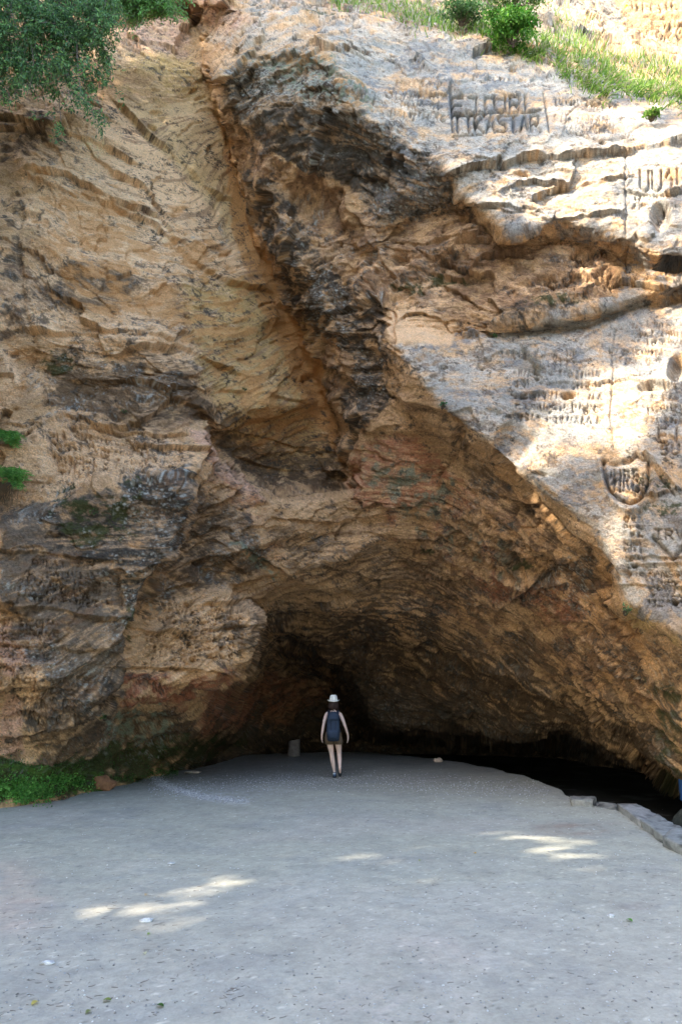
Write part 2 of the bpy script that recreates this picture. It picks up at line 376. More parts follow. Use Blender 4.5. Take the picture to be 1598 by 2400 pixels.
# scalloped lower walls and carved ceiling
def groove(pts, w, d, rough=.25, soft=2.0):
    x = [p[0] for p in pts]; y = [p[1] for p in pts]; m = w*4+6
    i0, i1 = np.searchsorted(gx, [min(x)-m, max(x)+m]); j0, j1 = np.searchsorted(gy, [min(y)-m, max(y)+m])
    if i1 <= i0 or j1 <= j0: return
    X = U[j0:j1, i0:i1]+(WX-U)[j0:j1, i0:i1]*rough; Y = Vv[j0:j1, i0:i1]+(WY-Vv)[j0:j1, i0:i1]*rough
    dist = np.full(X.shape, 1e9)
    for (ax, ay), (bx, by) in zip(pts, pts[1:]):
        L2 = (bx-ax)**2+(by-ay)**2+1e-9; t = np.clip(((X-ax)*(bx-ax)+(Y-ay)*(by-ay))/L2, 0, 1)
        dist = np.minimum(dist, np.hypot(X-ax-t*(bx-ax), Y-ay-t*(by-ay)))
    g = np.exp(-(dist/w)**2)
    H[j0:j1, i0:i1] -= d*g; GR[j0:j1, i0:i1] = np.maximum(GR[j0:j1, i0:i1], g*(1 if d > 0 else 0))
GR = np.zeros(U.shape, np.float32)
def ledge(pts, w, d):
    """sharp lip: rock stands out above the line and is cut back below it"""
    x = [p[0] for p in pts]; y = [p[1] for p in pts]; m = w*4
    i0, i1 = np.searchsorted(gx, [min(x)-m, max(x)+m]); j0, j1 = np.searchsorted(gy, [min(y)-m, max(y)+m])
    X = WX[j0:j1, i0:i1]*.6+U[j0:j1, i0:i1]*.4; Y = WY[j0:j1, i0:i1]*.6+Vv[j0:j1, i0:i1]*.4
    dist = np.full(X.shape, 1e9); sg = np.ones(X.shape)
    for (ax, ay), (bx, by) in zip(pts, pts[1:]):
        L2 = (bx-ax)**2+(by-ay)**2; t = np.clip(((X-ax)*(bx-ax)+(Y-ay)*(by-ay))/L2, 0, 1)
        dd = np.hypot(X-ax-t*(bx-ax), Y-ay-t*(by-ay)); s = np.sign((bx-ax)*(Y-ay)-(by-ay)*(X-ax))
        b = dd < dist; dist = np.where(b, dd, dist); sg = np.where(b, s, sg)
    t = -dist*sg                                   # >0 above (for lines drawn left to right)
    d *= .75*(.35+.9*sst(-.5,.5,fbm(U[j0:j1, i0:i1]/60, Vv[j0:j1, i0:i1]/60, 4.4, 3)))
    H[j0:j1, i0:i1] += np.where(t > 0, d*np.exp(-np.abs(t)/w), -.8*d*np.exp(-np.abs(t)/(w*.5))*sst(0, 3, -t))
for pts, w, d in [
    ([(200,330),(260,400),(330,440),(370,490)], 26, .16), ([(280,250),(360,330),(430,380),(470,430),(520,460)], 22, .14),
    ([(60,400),(150,400),(260,470),(340,510),(420,560)], 26, .14), ([(380,520),(440,600),(520,650),(600,665)], 24, .14),
    ([(60,760),(200,765),(320,770),(420,800),(520,850)], 26, .14), ([(250,880),(330,890),(430,930),(480,960)], 22, .13),
    ([(60,1010),(150,960),(260,985),(420,1000)], 18, .08), ([(320,1020),(430,1035),(470,1050)], 20, .12),
    ([(0,295),(120,300),(230,330),(300,370)], 26, .14), ([(520,900),(620,910),(740,935)], 16, .07),
    ([(500,980),(620,1010),(760,1040)], 16, .09), ([(540,1050),(640,1080),(780,1080)], 16, .09),
    ([(1040,400),(1130,385),(1200,360),(1300,355),(1400,345),(1568,325)], 26, .16),
    ([(1160,440),(1230,410),(1330,420),(1430,410)], 20, .10), ([(1060,470),(1170,480),(1250,500),(1420,500)], 16, .08),
    ([(1450,440),(1520,455),(1568,445)], 22, .12), ([(960,620),(1060,640),(1110,600),(1180,590)], 22, .14),
    ([(930,560),(1020,560),(1120,575)], 20, .12), ([(1130,755),(1200,800),(1240,860)], 16, .10),
    ([(1230,900),(1280,905),(1310,925)], 12, .10), ([(1360,880),(1440,870),(1500,885)], 12, .06),
    ([(0,1400),(110,1400),(230,1420),(300,1420)], 20, .12), ([(0,1480),(160,1490),(270,1500)], 18, .10),
    ([(0,1270),(140,1275),(270,1290)], 18, .10), ([(450,1290),(560,1250),(660,1320)], 26, .14),
    ([(330,1395),(420,1400),(520,1390),(600,1370)], 20, .10), ([(320,1450),(420,1460),(560,1440)], 16, .09),
    ([(290,1530),(400,1535),(520,1545)], 22, .13), ([(280,1600),(380,1590),(460,1600)], 20, .11),
    ([(880,1230),(1000,1240),(1100,1200)], 22, .14), ([(760,1300),(900,1330),(1050,1330)], 24, .14), ([(640,1190),(780,1200),(900,1180)], 20, .1),
    ([(900,1400),(1050,1380),(1150,1400),(1240,1330)], 24, .15), ([(1150,1330),(1220,1345),(1285,1340)], 12, .18), ([(850,1480),(1020,1500),(1250,1560)], 26, .14),
    ([(1450,1280),(1568,1282)], 10, .10), ([(1440,1345),(1568,1348)], 9, .07), ([(1430,1130),(1500,1140),(1568,1120)], 14, .08),
    ([(1380,1540),(1480,1560),(1568,1600)], 20, .12), ([(1260,1540),(1350,1590),(1440,1620)], 22, .13)]:
    ledge(pts, w, d)
for pts, w, d in [([(1412,760),(1408,860),(1400,950),(1408,1035)], 2.4, .035), ([(1468,1165),(1472,1240),(1480,1300),(1500,1370)], 5, .055),
    ([(1436,340),(1440,450),(1440,560),(1440,640)], 3, .04), ([(782,430),(830,500),(870,570),(912,636)], 4, -.09),
    ([(940,120),(1000,165),(1040,200),(1060,210)], 6, -.08), ([(880,690),(900,720),(905,790)], 5, .12),
    ([(700,700),(720,760),(705,800),(715,850),(700,880)], 4, .10), ([(752,720),(735,760),(748,800)], 3, .08), ([(640,640),(665,690),(690,740)], 6, .10),
    ([(1000,1100),(1030,1060),(1050,1040)], 5, .10), ([(1060,1100),(1100,1140),(1110,1190)], 4, .08), ([(1170,1260),(1200,1310),(1225,1345)], 6, .12),
    ([(1250,1400),(1320,1460),(1400,1540)], 4, .07), ([(1150,1430),(1250,1480),(1330,1560)], 4, .06), ([(1080,1260),(1160,1340)], 4, .06),
    ([(50,480),(45,600),(60,700),(75,800),(70,900)], 9, .05), ([(795,1070),(815,1000),(830,960)], 7, .2), ([(360,1340),(330,1400),(295,1460)], 8, .15),
    ([(265,1330),(270,1390)], 8, .14)]:
    groove(pts, w, d, .7)
def hole(x, y, rx, ry, d):
    global H
    H = H-d*(1-sst(.5, 1.15, np.hypot((U-x+(WX-U)*.5)/rx, (Vv-y+(WY-Vv)*.5)/ry)))
for a in [(610,455,15,18,.3),(350,298,12,8,.2),(1520,500,26,34,.3),(1540,610,32,30,.4),(1305,910,16,10,.2),(1235,870,6,5,.15),(1500,888,40,12,.15),(1345,945,7,9,.1),
          (1555,845,22,34,.3),(1335,600,26,24,.12),(1300,650,60,24,.12),(1390,640,30,24,.14),(1250,655,22,16,.12),(1180,150,8,8,.15),(1145,375,8,10,.2),(1200,400,22,10,.15),
          (1095,282,8,10,.15),(245,1655,7,7,.15),(1390,1340,10,12,.12),(1205,1180,30,28,.06),(1435,1445,28,22,.10),(1350,1445,20,14,.12),(1378,1355,26,34,.05),(990,1090,22,30,.12),(920,600,20,14,.14),(1568,1130,6,6,.1),
          (1240,1090,18,8,.1),(1055,1000,14,22,.15),(1245,1300,38,36,.13),(245,1655,8,8,.15),(1385,330,9,5,.12),(1460,1300,10,6,.12),(1440,1320,12,16,.12),(1548,1385,7,7,.2)]:
    hole(*a)
# shield relief on the sunlit wall
shield = [(1385,1060),(1390,1095),(1400,1125),(1425,1150),(1447,1157),(1468,1150),(1485,1128),(1492,1095),(1490,1060)]
groove([(1378,1058),(1381,1095),(1390,1132),(1415,1163),(1440,1178),(1470,1170),(1495,1145),(1508,1110),(1502,1060)], 7, -.09, .1)
groove(shield, 3.6, .13, .1); groove([(1385,1060),(1410,1068),(1445,1062),(1462,1048),(1480,1058)], 6, .11, .1)
groove([(1485,1040),(1520,1080),(1568,1135)], 5, -.08, .1); groove([(1478,1045),(1510,1092),(1550,1140)], 3, .07, .1)
groove([(1502,1238),(1545,1285),(1568,1260)], 5, .12, .1)
groove([(1480,1296),(1568,1296)], 4, -.07, .1)
groove([(1190,1165),(1182,1190),(1200,1215),(1230,1215),(1245,1190),(1235,1165),(1205,1158),(1190,1165)], 3, .07, .2)
groove([(1405,1430),(1465,1425),(1475,1460),(1415,1470),(1405,1430)], 3, .09, .2); groove([(1325,1440),(1355,1432),(1368,1452),(1340,1462),(1325,1440)], 3, .09, .2)
groove([(1350,1330),(1362,1375),(1385,1385),(1405,1372)], 3, .05, .2); groove([(1142,1045),(1175,1085),(1215,1130),(1262,1180),(1310,1225),(1360,1268),(1402,1304)], 6, .28, .15); groove([(1218,1410),(1225,1440),(1245,1450),(1262,1435)], 3, .05, .2)
# clover leaves and stems carved in the hollow
for cx, cy, r in ((1335,600,26),(1270,655,20),(1395,640,28)):
    for a in range(4):
        groove([(cx+r*math.cos(a*1.57+t), cy+r*.8*math.sin(a*1.57+t)) if False else (cx+r*.55*math.cos(a*1.57)+r*.42*math.cos(t), cy+r*.45*math.sin(a*1.57)+r*.36*math.sin(t)) for t in np.linspace(0, 6.28, 9)], 3, .055, .1)
groove([(1335,622),(1345,650),(1352,680)], 4, -.06, .2); groove([(1395,662),(1365,672),(1352,680)], 4, -.06, .2); groove([(1280,668),(1320,672),(1350,684)], 4, -.06, .2)
# ---- carved writing: a small stroke font (unit box, y down)
G = {'A':[[(0,1),(.5,0),(1,1)],[(.22,.6),(.78,.6)]],'B':[[(0,0),(0,1),(.7,1),(.9,.75),(.6,.5),(0,.5)],[(0,0),(.6,0),(.8,.25),(.6,.5)]],'C':[[(1,.1),(.4,0),(0,.4),(0,.7),(.4,1),(1,.9)]],
 'D':[[(0,0),(0,1),(.6,.95),(1,.5),(.6,.05),(0,0)]],'E':[[(1,0),(0,0),(0,1),(1,1)],[(0,.5),(.8,.5)]],'F':[[(1,0),(0,0),(0,1)],[(0,.5),(.8,.5)]],'G':[[(1,.1),(.4,0),(0,.4),(0,.7),(.4,1),(1,.9),(1,.55),(.6,.55)]],
 'H':[[(0,0),(0,1)],[(1,0),(1,1)],[(0,.5),(1,.5)]],'I':[[(.5,0),(.5,1)]],'J':[[(.3,0),(1,0),(1,.8),(.6,1),(0,.85)]],'K':[[(0,0),(0,1)],[(1,0),(0,.55),(1,1)]],'L':[[(0,0),(0,1),(.9,1)]],
 'M':[[(0,1),(0,0),(.5,.6),(1,0),(1,1)]],'N':[[(0,1),(0,0),(1,1),(1,0)]],'O':[[(.5,0),(0,.3),(0,.7),(.5,1),(1,.7),(1,.3),(.5,0)]],'P':[[(0,1),(0,0),(.8,.05),(.9,.3),(.7,.5),(0,.5)]],
 'R':[[(0,1),(0,0),(.8,.05),(.9,.3),(.7,.5),(0,.5)],[(.4,.5),(1,1)]],'S':[[(1,.1),(.4,0),(0,.2),(.2,.45),(.8,.55),(1,.8),(.6,1),(0,.9)]],'T':[[(0,0),(1,0)],[(.5,0),(.5,1)]],'U':[[(0,0),(0,.8),(.5,1),(1,.8),(1,0)]],
 'V':[[(0,0),(.5,1),(1,0)]],'Z':[[(0,0),(1,0),(0,1),(1,1)]],'1':[[(.2,.2),(.6,0),(.6,1)]],'2':[[(0,.2),(.5,0),(1,.25),(0,1),(1,1)]],'8':[[(.5,.5),(.1,.25),(.5,0),(.9,.25),(.5,.5),(0,.75),(.5,1),(1,.75),(.5,.5)]],
 '9':[[(.9,.35),(.5,.5),(.1,.3),(.5,0),(.9,.3),(.7,1)]],'0':[[(.5,0),(0,.3),(0,.7),(.5,1),(1,.7),(1,.3),(.5,0)]],'.':[[(.5,.9),(.5,1)]],' ':[],
 '7':[[(0,0),(1,0),(.4,1)]],'5':[[(1,0),(.1,0),(0,.45),(.7,.4),(1,.7),(.6,1),(0,.9)]],'4':[[(.7,1),(.7,0),(0,.65),(1,.65)]],'6':[[(.8,0),(.1,.5),(.2,.95),(.8,.95),(.9,.6),(.2,.55)]]}
def carve(txt, x, y, w, h, adv, dip=0., slant=0., lw=2.4, d=.05):
    for i, ch in enumerate(txt):
        x0 = x+i*adv; y0 = y+i*adv*dip
        for stt in G.get(ch, []):
            groove([(x0+p[0]*w-slant*(p[1]-.5)*h, y0+p[1]*h+p[0]*w*dip) for p in stt], lw, d, .12)
# big boxed inscription, two rows
carve('EJI', 1040, 222, 24, 38, 32, .0, 0, 2.7, .10); carve('URL', 1137, 218, 26, 40, 36, 0, 0, 2.8, .11)
carve('TTKASTAR', 1042, 262, 20, 40, 25.5, .03, 0, 2.7, .10)
for g_ in ([(1036,205),(1040,300)],[(1040,262),(1120,260),(1245,256)],[(1250,215),(1262,310)],[(1040,312),(1110,310)],[(1120,222),(1160,226)]): groove(g_, 2.6, .08, .2)
carve('SINFUNIAN', 1272, 268, 10, 18, 14, .03, .2, 1.5, .022); carve('RAUSUNTIN', 1296, 292, 9, 13, 13, .01, .2, 1.4, .02)
groove([(1300,268),(1330,240),(1380,238)], 2, .035); groove([(1300,305),(1380,325),(1440,318),(1478,290)], 2, .035)
carve('UU9U', 1472, 392, 20, 50, 28, 0, 0, 2.9, .09)
carve('A.B', 1352, 576, 12, 20, 15, 0, 0, 2.4, .09); carve('ID0', 1290, 672, 9, 14, 14, 0, 0, 2, .05)
carve('SCHMI', 890, 200, 14, 26, 20, .05, .3, 2.2, .05); carve('HUPALI', 775, 205, 11, 30, 16, .12, .3, 2.2, .05)
carve('EI', 1512, 980, 18, 34, 34, 0, 0, 2.7, .08); carve('5U', 1520, 1022, 16, 26, 24, 0, 0, 2.6, .06)
carve('HRB', 1412, 1082, 14, 46, 22, 0, 0, 2.5, .07)
carve('TRV', 1505, 1218, 16, 22, 24, 0, 0, 2.4, .05); carve('RANSON', 1490, 1312, 10, 14, 15, .02, 0, 1.8, .035)
carve('GUN', 1540, 1368, 10, 16, 14, 0, 0, 1.8, .04); carve('1821', 1488, 1380, 9, 16, 14, .02, 0, 1.8, .04); carve('NIS', 1455, 1245, 9, 14, 12, 0, 0, 1.6, .03)
carve('PINTS', 1230, 832, 14, 22, 22, 0, 0, 2, .03)
carve('GEORG', 1466, 72, 14, 22, 22, -.05, 0, 2.2, .06); carve('UIIIN', 1452, 8, 13, 22, 20, 0, 0, 2.4, .08)
carve('1221', 40, 1435, 12, 20, 17, .03, .25, 2.2, .06); carve('UF', 8, 1468, 12, 14, 16, 0, 0, 2, .05); carve('COZO', 2, 1497, 12, 16, 17, 0, 0, 2, .05); carve('ARS', 88, 1440, 12, 22, 18, .3, 0, 2, .05)
carve('INN', 30, 1535, 12, 18, 20, -.05, .3, 2, .05)
carve('KMI', 362, 1372, 12, 18, 17, -.06, 0, 2, .05); carve('LJCHN', 428, 1440, 12, 18, 18, -.15, .3, 2, .05); carve('SMN', 395, 1520, 12, 18, 20, -.15, .2, 2, .05)
carve('RKIA', 120, 1008, 18, 30, 27, 0, 0, 3, .05); carve('EAII', 130, 1055, 16, 26, 26, 0, 0, 3, .05)
carve('BNSU', 1235, 1365, 11, 16, 18, .25, .2, 1.8, .04); carve('KNI', 1420, 1436, 11, 18, 15, 0, 0, 1.8, .04)
# unreadable scratched rows: short leaning cuts only
def scratches(x0, y0, x1, rows, lead, h, dip, lean, d=.055, lw=1.9):
    for r in range(rows):
        x = x0+rnd.uniform(0, 8)
        while x < x1:
            y = y0+r*lead+(x-x0)*dip+rnd.uniform(-2, 2); hh = h*rnd.uniform(.5, 1.1)
            if rnd.random() < .85:
                k = rnd.random(); dd = d*rnd.uniform(.4, 1.3); ww = rnd.uniform(4, 9); ln = lean*hh+rnd.uniform(-3, 3)
                if k < .35: groove([(x, y), (x-ln, y+hh)], lw, dd, .2)
                elif k < .5: groove([(x, y+hh), (x+ww*.5, y), (x+ww, y+hh)], lw, dd, .2)
                elif k < .68: groove([(x+ww, y+hh*.1), (x+ww*.3, y), (x-ln*.5, y+hh*.5), (x+ww*.3, y+hh), (x+ww, y+hh*.85)], lw, dd, .2)
                elif k < .8: groove([(x, y+hh), (x, y), (x+ww*.7, y+hh*.2), (x, y+hh*.5)], lw, dd, .2)
                elif k < .92: groove([(x, y), (x-ln, y+hh)], lw, dd, .2); groove([(x, y+hh*.5), (x+ww, y+hh*rnd.random())], lw, dd, .2)
                else: hole(x, y+hh*.5, 4, 5, .04)
            x += rnd.uniform(5, 11)
for a in [(330,1390,440,2,16,12,-.05,.2),(480,1385,580,3,18,12,-.1,.2),(330,1470,560,4,18,13,-.12,.3),(0,1425,120,5,26,16,.02,.2),(290,1570,440,2,24,14,0,.4),
          (60,1290,220,4,26,16,.02,.1),(1490,1320,1568,5,15,10,.02,0),(1430,1190,1475,8,18,11,0,0),(1230,1360,1330,5,15,11,.3,.3),(1330,1470,1480,6,17,13,.3,.4),
          (1480,880,1568,4,26,15,0,0),(1180,850,1380,5,26,14,.02,.1),(1120,1230,1260,5,24,14,.3,.3),(950,1260,1080,3,28,14,.1,.3),(1440,640,1568,1,20,14,0,0),(1240,640,1420,2,24,12,0,.1),(40,1330,260,3,24,14,.02,.1),(0,1560,220,4,26,18,0,.2),(430,1480,560,3,20,12,-.15,.3),(1290,1540,1500,5,24,16,.35,.4),(900,180,1020,4,24,14,.1,.2),(1060,170,1240,1,20,10,.05,0),(1270,230,1420,1,20,12,.08,.1),(1450,450,1560,2,22,12,0,0),(340,1420,560,3,18,12,-.1,.3),(1400,1090,1490,3,18,13,0,0),(1120,1200,1180,3,26,14,.3,.3),(1050,1240,1200,3,24,12,.2,.3),(1150,810,1330,1,22,16,0,0),(1450,740,1568,3,18,11,0,0),
          (880,340,1000,1,18,14,.1,.2),(120,1000,420,4,26,18,.02,.05),(1240,560,1300,1,18,12,0,0),(1400,800,1520,2,22,13,0,0),(1490,60,1568,2,22,14,-.05,0)]:
    scratches(*a)
edge_fade = sst(-880, -700, U)*1.0
P2 = P+N*H[..., None]
# ------------------------------------------------------------------ rock colour (the stone and its growth, with some shade painted in)
pal = dict(tan=(.54,.35,.18), cream=(.74,.50,.29), pale=(.50,.45,.375), ochre=(.50,.34,.14), orange=(.52,.27,.10), red=(.36,.135,.075), brown=(.23,.135,.078),
           dark=(.05,.048,.042), slate=(.11,.105,.092), umber=(.10,.068,.042), grey=(.36,.36,.33), ggreen=(.21,.25,.18), moss=(.05,.062,.022), green=(.07,.13,.025), pink=(.58,.36,.25), yellow=(.66,.47,.245), bluegrey=(.20,.22,.235))
C = np.zeros(U.shape+(3,), np.float32)+np.array(pal['tan'], np.float32)
nA = fbm(px*1.1, py*1.1, pz*1.4, 5, .6); nB = fbm(px*3.3+5, py*3.3, pz*4.4, 5, .65); nC = fbm(px*9+3, py*9, pz*12, 4, .7); nD = fbm(px*2.2, py*2.2, Q*9, 4, .65)
nL = fbm(px*.9, py*.9, Q*22, 4, .6)
def lay(name, m, n=None, amp=.5, soft=.22, op=1.):
    global C
    n = nB if n is None else n
    c = sst(.5-soft, .5+soft, m+amp*n*(m > .01))*(m > .01)*op
    C = C*(1-c[..., None])+np.array(pal[name], np.float32)*c[..., None]
lay('cream', .45+.0*U, nA, .5, .3, .7)
lay('brown', .30+.0*U, nD, .5, .25, .6)
lay('orange', .28+.0*U, fbm(px*.8+9, py*.8, pz*1.0, 4), .5, .3, .5)
# broad rock bodies
lay('cream', .85*zone([(60,370),(230,330),(300,360),(420,400),(520,520),(590,640),(440,640),(380,700),(150,600),(60,520)], 30), nD, .5, .3, .9)
lay('yellow', .8*zone([(270,235),(460,235),(520,320),(560,480),(585,600),(500,500),(410,390),(330,330)], 24), nD, .3, .3)
lay('ochre', .7*zone([(250,150),(440,120),(500,240),(440,260),(260,230)], 24), nA, .5, .3)
lay('pink', .65*zone([(250,40),(420,40),(440,120),(330,150),(270,100)], 24), nB, .4, .3, .8)
lay('ochre', .8*zone([(400,640),(600,650),(690,760),(740,920),(780,1060),(620,1110),(520,1040),(470,900),(430,760)], 26), nD, .5, .3, .85)
lay('yellow', .6*zone([(480,820),(680,800),(730,930),(520,900)], 26), nL, .5, .3, .8)
lay('orange', .85*zone([(520,290),(545,420),(585,560),(640,700),(720,800),(690,830),(600,720),(560,600),(545,500)], 14), nD, .3, .25, .9)
lay('orange', .6*zone([(480,900),(700,960),(780,1060),(600,1090),(500,1000)], 26), nD, .5, .25, .8)
lay('orange', .55*zone([(0,720),(50,790),(60,900),(0,930)], 16), nB, .4, .25)
lay('cream', .8*zone([(0,780),(45,820),(50,920),(0,940)], 14), nB, .3, .3)
lay('red', .62*zone([(810,1020),(960,990),(1070,1100),(1110,1180),(960,1175),(800,1185)], 24), nD, .5, .22, .8)
lay('ggreen', .6*zone([(860,1060),(940,1080),(990,1140),(900,1160),(840,1120)], 22), nB, .5, .25, .8)
lay('pink', .75*zone([(430,985),(470,1000),(520,1060),(620,1150),(600,1160),(500,1090),(440,1030)], 8), nB, .3, .2, .9)
lay('orange', .45*zone([(430,980),(520,1050),(600,1140),(680,1190),(640,1260),(540,1140),(440,1060)], 20), nB, .4, .25, .7)
lay('red', .5*zone([(440,1000),(500,1050),(590,1150),(700,1330),(620,1290),(480,1110)], 20), nB, .5, .2, .5)
lay('tan', .8*zone([(600,1150),(800,1150),(900,1200),(1100,1240),(1150,1320),(950,1390),(700,1380)], 30), nD, .4, .3, .8)
lay('orange', .5*zone([(1150,1030),(1280,1190),(1390,1240),(1440,1400),(1568,1460),(1568,1720),(1440,1620),(1350,1500),(1200,1350),(1100,1180)], 24), nD, .5, .3, .7)
lay('red', .6*zone([(1200,1350),(1330,1390),(1320,1450),(1220,1430)], 22), nD, .5, .25, .8)
lay('brown', .55*zone([(1380,-60),(1568,-40),(2000,-40),(2000,110),(1568,110),(1440,60)], 16), nB, .6, .25, .8)
lay('pale', .9*zone([(905,795),(1040,790),(1568,690),(2300,650),(2300,1400),(1568,1450),(1500,1400),(1440,1390),(1390,1240),(1290,1160),(1130,1035),(1000,915)], 14), nD, .25, .3)
lay('cream', .5*zone([(1100,1000),(1568,1000),(1568,1450),(1440,1390),(1390,1240),(1290,1160)], 24), nB, .5, .3, .9)
lay('pale', .85*zone([(720,50),(930,60),(1240,140),(1568,240),(2300,240),(2300,560),(1568,590),(1420,560),(1290,508),(1180,532),(1062,450),(1030,390),(860,280),(760,150)], 16), nD, .3, .3)
lay('pale', .6*zone([(440,0),(700,20),(740,110),(560,130),(470,90)], 20), nB, .5, .3)
lay('pink', .6*zone([(410,-10),(530,-10),(600,60),(520,80),(420,60)], 20), nB, .5, .3)
lay('grey', .62*zone([(520,-80),(1400,-80),(1440,60),(1250,130),(930,70),(700,50),(560,40)], 20), nB, .5, .25, .85)
lay('umber', .5*zone([(700,-60),(1300,-60),(1240,110),(1080,90),(930,60),(760,20)], 20), nC, .8, .2, .7)
lay('tan', .9*zone([(1380,-60),(1568,-40),(2000,-40),(2000,110),(1568,110),(1440,60)], 16), nB, .3, .3)
lay('cream', .7*zone([(880,695),(1050,770),(1040,795),(905,795)], 10), nB, .4, .3)
lay('cream', .85*zone([(80,1000),(420,1000),(430,1090),(180,1130),(80,1130)], 16), nB, .6, .25)
lay('pink', .7*zone([(0,1410),(120,1430),(130,1530),(0,1560)], 20), nB, .5, .25)
lay('pink', .85*zone([(0,1600),(52,1620),(55,1720),(0,1740)], 8), nB, .3, .25)
lay('cream', .65*zone([(340,1370),(600,1380),(585,1480),(570,1520),(330,1560),(280,1540)], 20), nD, .5, .3)
lay('red', .6*zone([(280,1550),(560,1540),(470,1600),(420,1650),(280,1640)], 20), nB, .6, .2, .9)
lay('red', .75*zone([(480,1580),(620,1540),(790,1570),(800,1660),(620,1680),(440,1700)], 22), nA, .3, .3, .85)
# dark growth and brown rock, with shade painted into cave, cracks and hollows
lay('umber', .75*zone([(470,985),(560,1010),(760,1060),(790,1120),(640,1130),(560,1090),(500,1040)], 14), nB, .6, .2, .85)  # hollow behind the pink ridge painted dark to read deeper
lay('umber', .7*zone([(440,1130),(520,1180),(480,1300),(380,1370),(400,1260)], 14), nB, .6, .2, .85)
lay('umber', .6*zone([(640,640),(700,700),(760,880),(800,1060),(780,1120),(730,960),(680,800)], 12), nB, .6, .2, .8)
lay('umber', .6*zone([(240,860),(440,860),(480,980),(330,980)], 14), nD, .7, .2, .8)
lay('umber', .55*zone([(60,600),(200,640),(180,740),(60,730)], 20), nD, .8, .2, .8)
lay('brown', .62*zone([(1000,1150),(1150,1120),(1390,1330),(1450,1430),(1568,1560),(1568,1700),(1300,1580),(1050,1440),(900,1330)], 40), nB, .8, .22, .8)
lay('ggreen', .34*zone([(840,1040),(1000,1090),(1240,1260),(1300,1400),(1150,1360),(900,1200)], 30)+.28*zone([(330,1150),(460,1180),(640,1320),(560,1340),(420,1250)], 20), nB+.4*nC, .8, .16, .75)
lay('red', .40*zone([(800,1150),(1100,1180),(1350,1400),(1300,1460),(1000,1300)], 30)+.36*zone([(220,1560),(450,1540),(440,1680),(240,1660)], 16), nA+.5*nB, .7, .2, .7)
lay('umber', .6*zone([(600,1200),(900,1260),(1150,1350),(1000,1420),(760,1330),(640,1290)], 24), nD, .9, .18, .8)
lay('umber', .6*zone([(1060,1000),(1180,1120),(1400,1310),(1380,1330),(1200,1200),(1060,1080)], 10), nB, .4, .2, .8)  # dark crack and shaded step under the slab edge painted in
lay('brown', .62*zone([(500,240),(600,330),(780,430),(900,520),(1060,450),(1180,560),(1060,740),(880,690),(900,800),(910,960),(820,1020),(760,900),(690,760),(600,620),(560,420)], 20), nB, .6, .25, .85)
lay('brown', .62*zone([(1180,560),(1430,590),(1440,690),(1180,740),(1060,700)], 20), nB, .6, .25, .85)
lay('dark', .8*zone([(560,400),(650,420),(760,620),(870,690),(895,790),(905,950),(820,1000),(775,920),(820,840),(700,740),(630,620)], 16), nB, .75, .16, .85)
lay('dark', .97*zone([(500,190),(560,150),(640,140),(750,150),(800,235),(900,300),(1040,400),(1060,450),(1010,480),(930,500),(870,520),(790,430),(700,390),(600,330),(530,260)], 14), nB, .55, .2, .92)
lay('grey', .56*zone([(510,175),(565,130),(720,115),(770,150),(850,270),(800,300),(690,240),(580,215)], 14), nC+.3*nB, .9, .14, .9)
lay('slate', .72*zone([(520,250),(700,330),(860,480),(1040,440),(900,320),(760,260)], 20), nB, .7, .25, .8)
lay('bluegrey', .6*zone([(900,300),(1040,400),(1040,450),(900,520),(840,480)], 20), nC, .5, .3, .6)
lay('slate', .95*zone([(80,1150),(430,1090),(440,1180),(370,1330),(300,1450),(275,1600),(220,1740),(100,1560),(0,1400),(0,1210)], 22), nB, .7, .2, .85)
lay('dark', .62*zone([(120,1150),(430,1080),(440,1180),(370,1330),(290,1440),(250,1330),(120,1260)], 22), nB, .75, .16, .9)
lay('umber', .84*zone([(120,790),(250,830),(330,790),(430,850),(490,950),(400,1000),(250,970),(100,930)], 20), nB, .7, .2, .85)
lay('umber', .74*zone([(190,590),(300,620),(330,700),(220,730),(90,700)], 24), nB, .7, .2, .8)
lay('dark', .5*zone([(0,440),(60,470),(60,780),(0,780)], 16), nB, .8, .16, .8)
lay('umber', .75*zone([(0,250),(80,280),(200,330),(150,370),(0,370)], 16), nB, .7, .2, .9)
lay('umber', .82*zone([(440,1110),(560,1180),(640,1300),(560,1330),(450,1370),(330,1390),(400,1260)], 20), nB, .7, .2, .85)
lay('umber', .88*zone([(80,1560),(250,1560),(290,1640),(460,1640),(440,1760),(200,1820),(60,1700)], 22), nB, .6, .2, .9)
lay('umber', .5*zone([(1140,1190),(1250,1230),(1410,1310),(1440,1430),(1300,1360),(1180,1330)], 22), nB, .7, .2, .8)
lay('umber', .95*zone([(600,1440),(850,1420),(1000,1450),(1150,1500),(1300,1570),(1568,1740),(2200,1800),(2200,1990),(400,1990),(440,1740),(600,1680),(800,1640),(700,1520)], 110), nD+.4*nA, .8, .3, .9)  # cave interior darkened in colour to stand for its shade
lay('dark', .9*zone([(440,1700),(640,1660),(800,1560),(1000,1590),(1250,1660),(1400,1720),(1568,1800),(2200,1850),(2200,1990),(400,1990)], 30), nB, .4, .3, .9)  # black of the low slot and chamber painted as shade
lay('dark', .5*zone([(880,1370),(1000,1350),(1080,1400),(1000,1440),(880,1430)], 22), nD, .8, .16, .8)
lay('dark', .6*zone([(1120,708),(1420,690),(1440,720),(1300,755),(1100,750)], 10), nB, .5, .2, .8)  # shadow strip under the overhanging layer painted in
lay('dark', .5*zone([(1010,200),(1250,205),(1255,310),(1040,300)], 20), nC, .9, .12, .35)
lay('bluegrey', .5*zone([(940,120),(1150,150),(1240,190),(1040,205),(900,180)], 20), nC, .9, .16, .7)
lay('umber', .5*zone([(850,110),(1000,130),(980,190),(880,160)], 20), nC, .9, .16, .6)
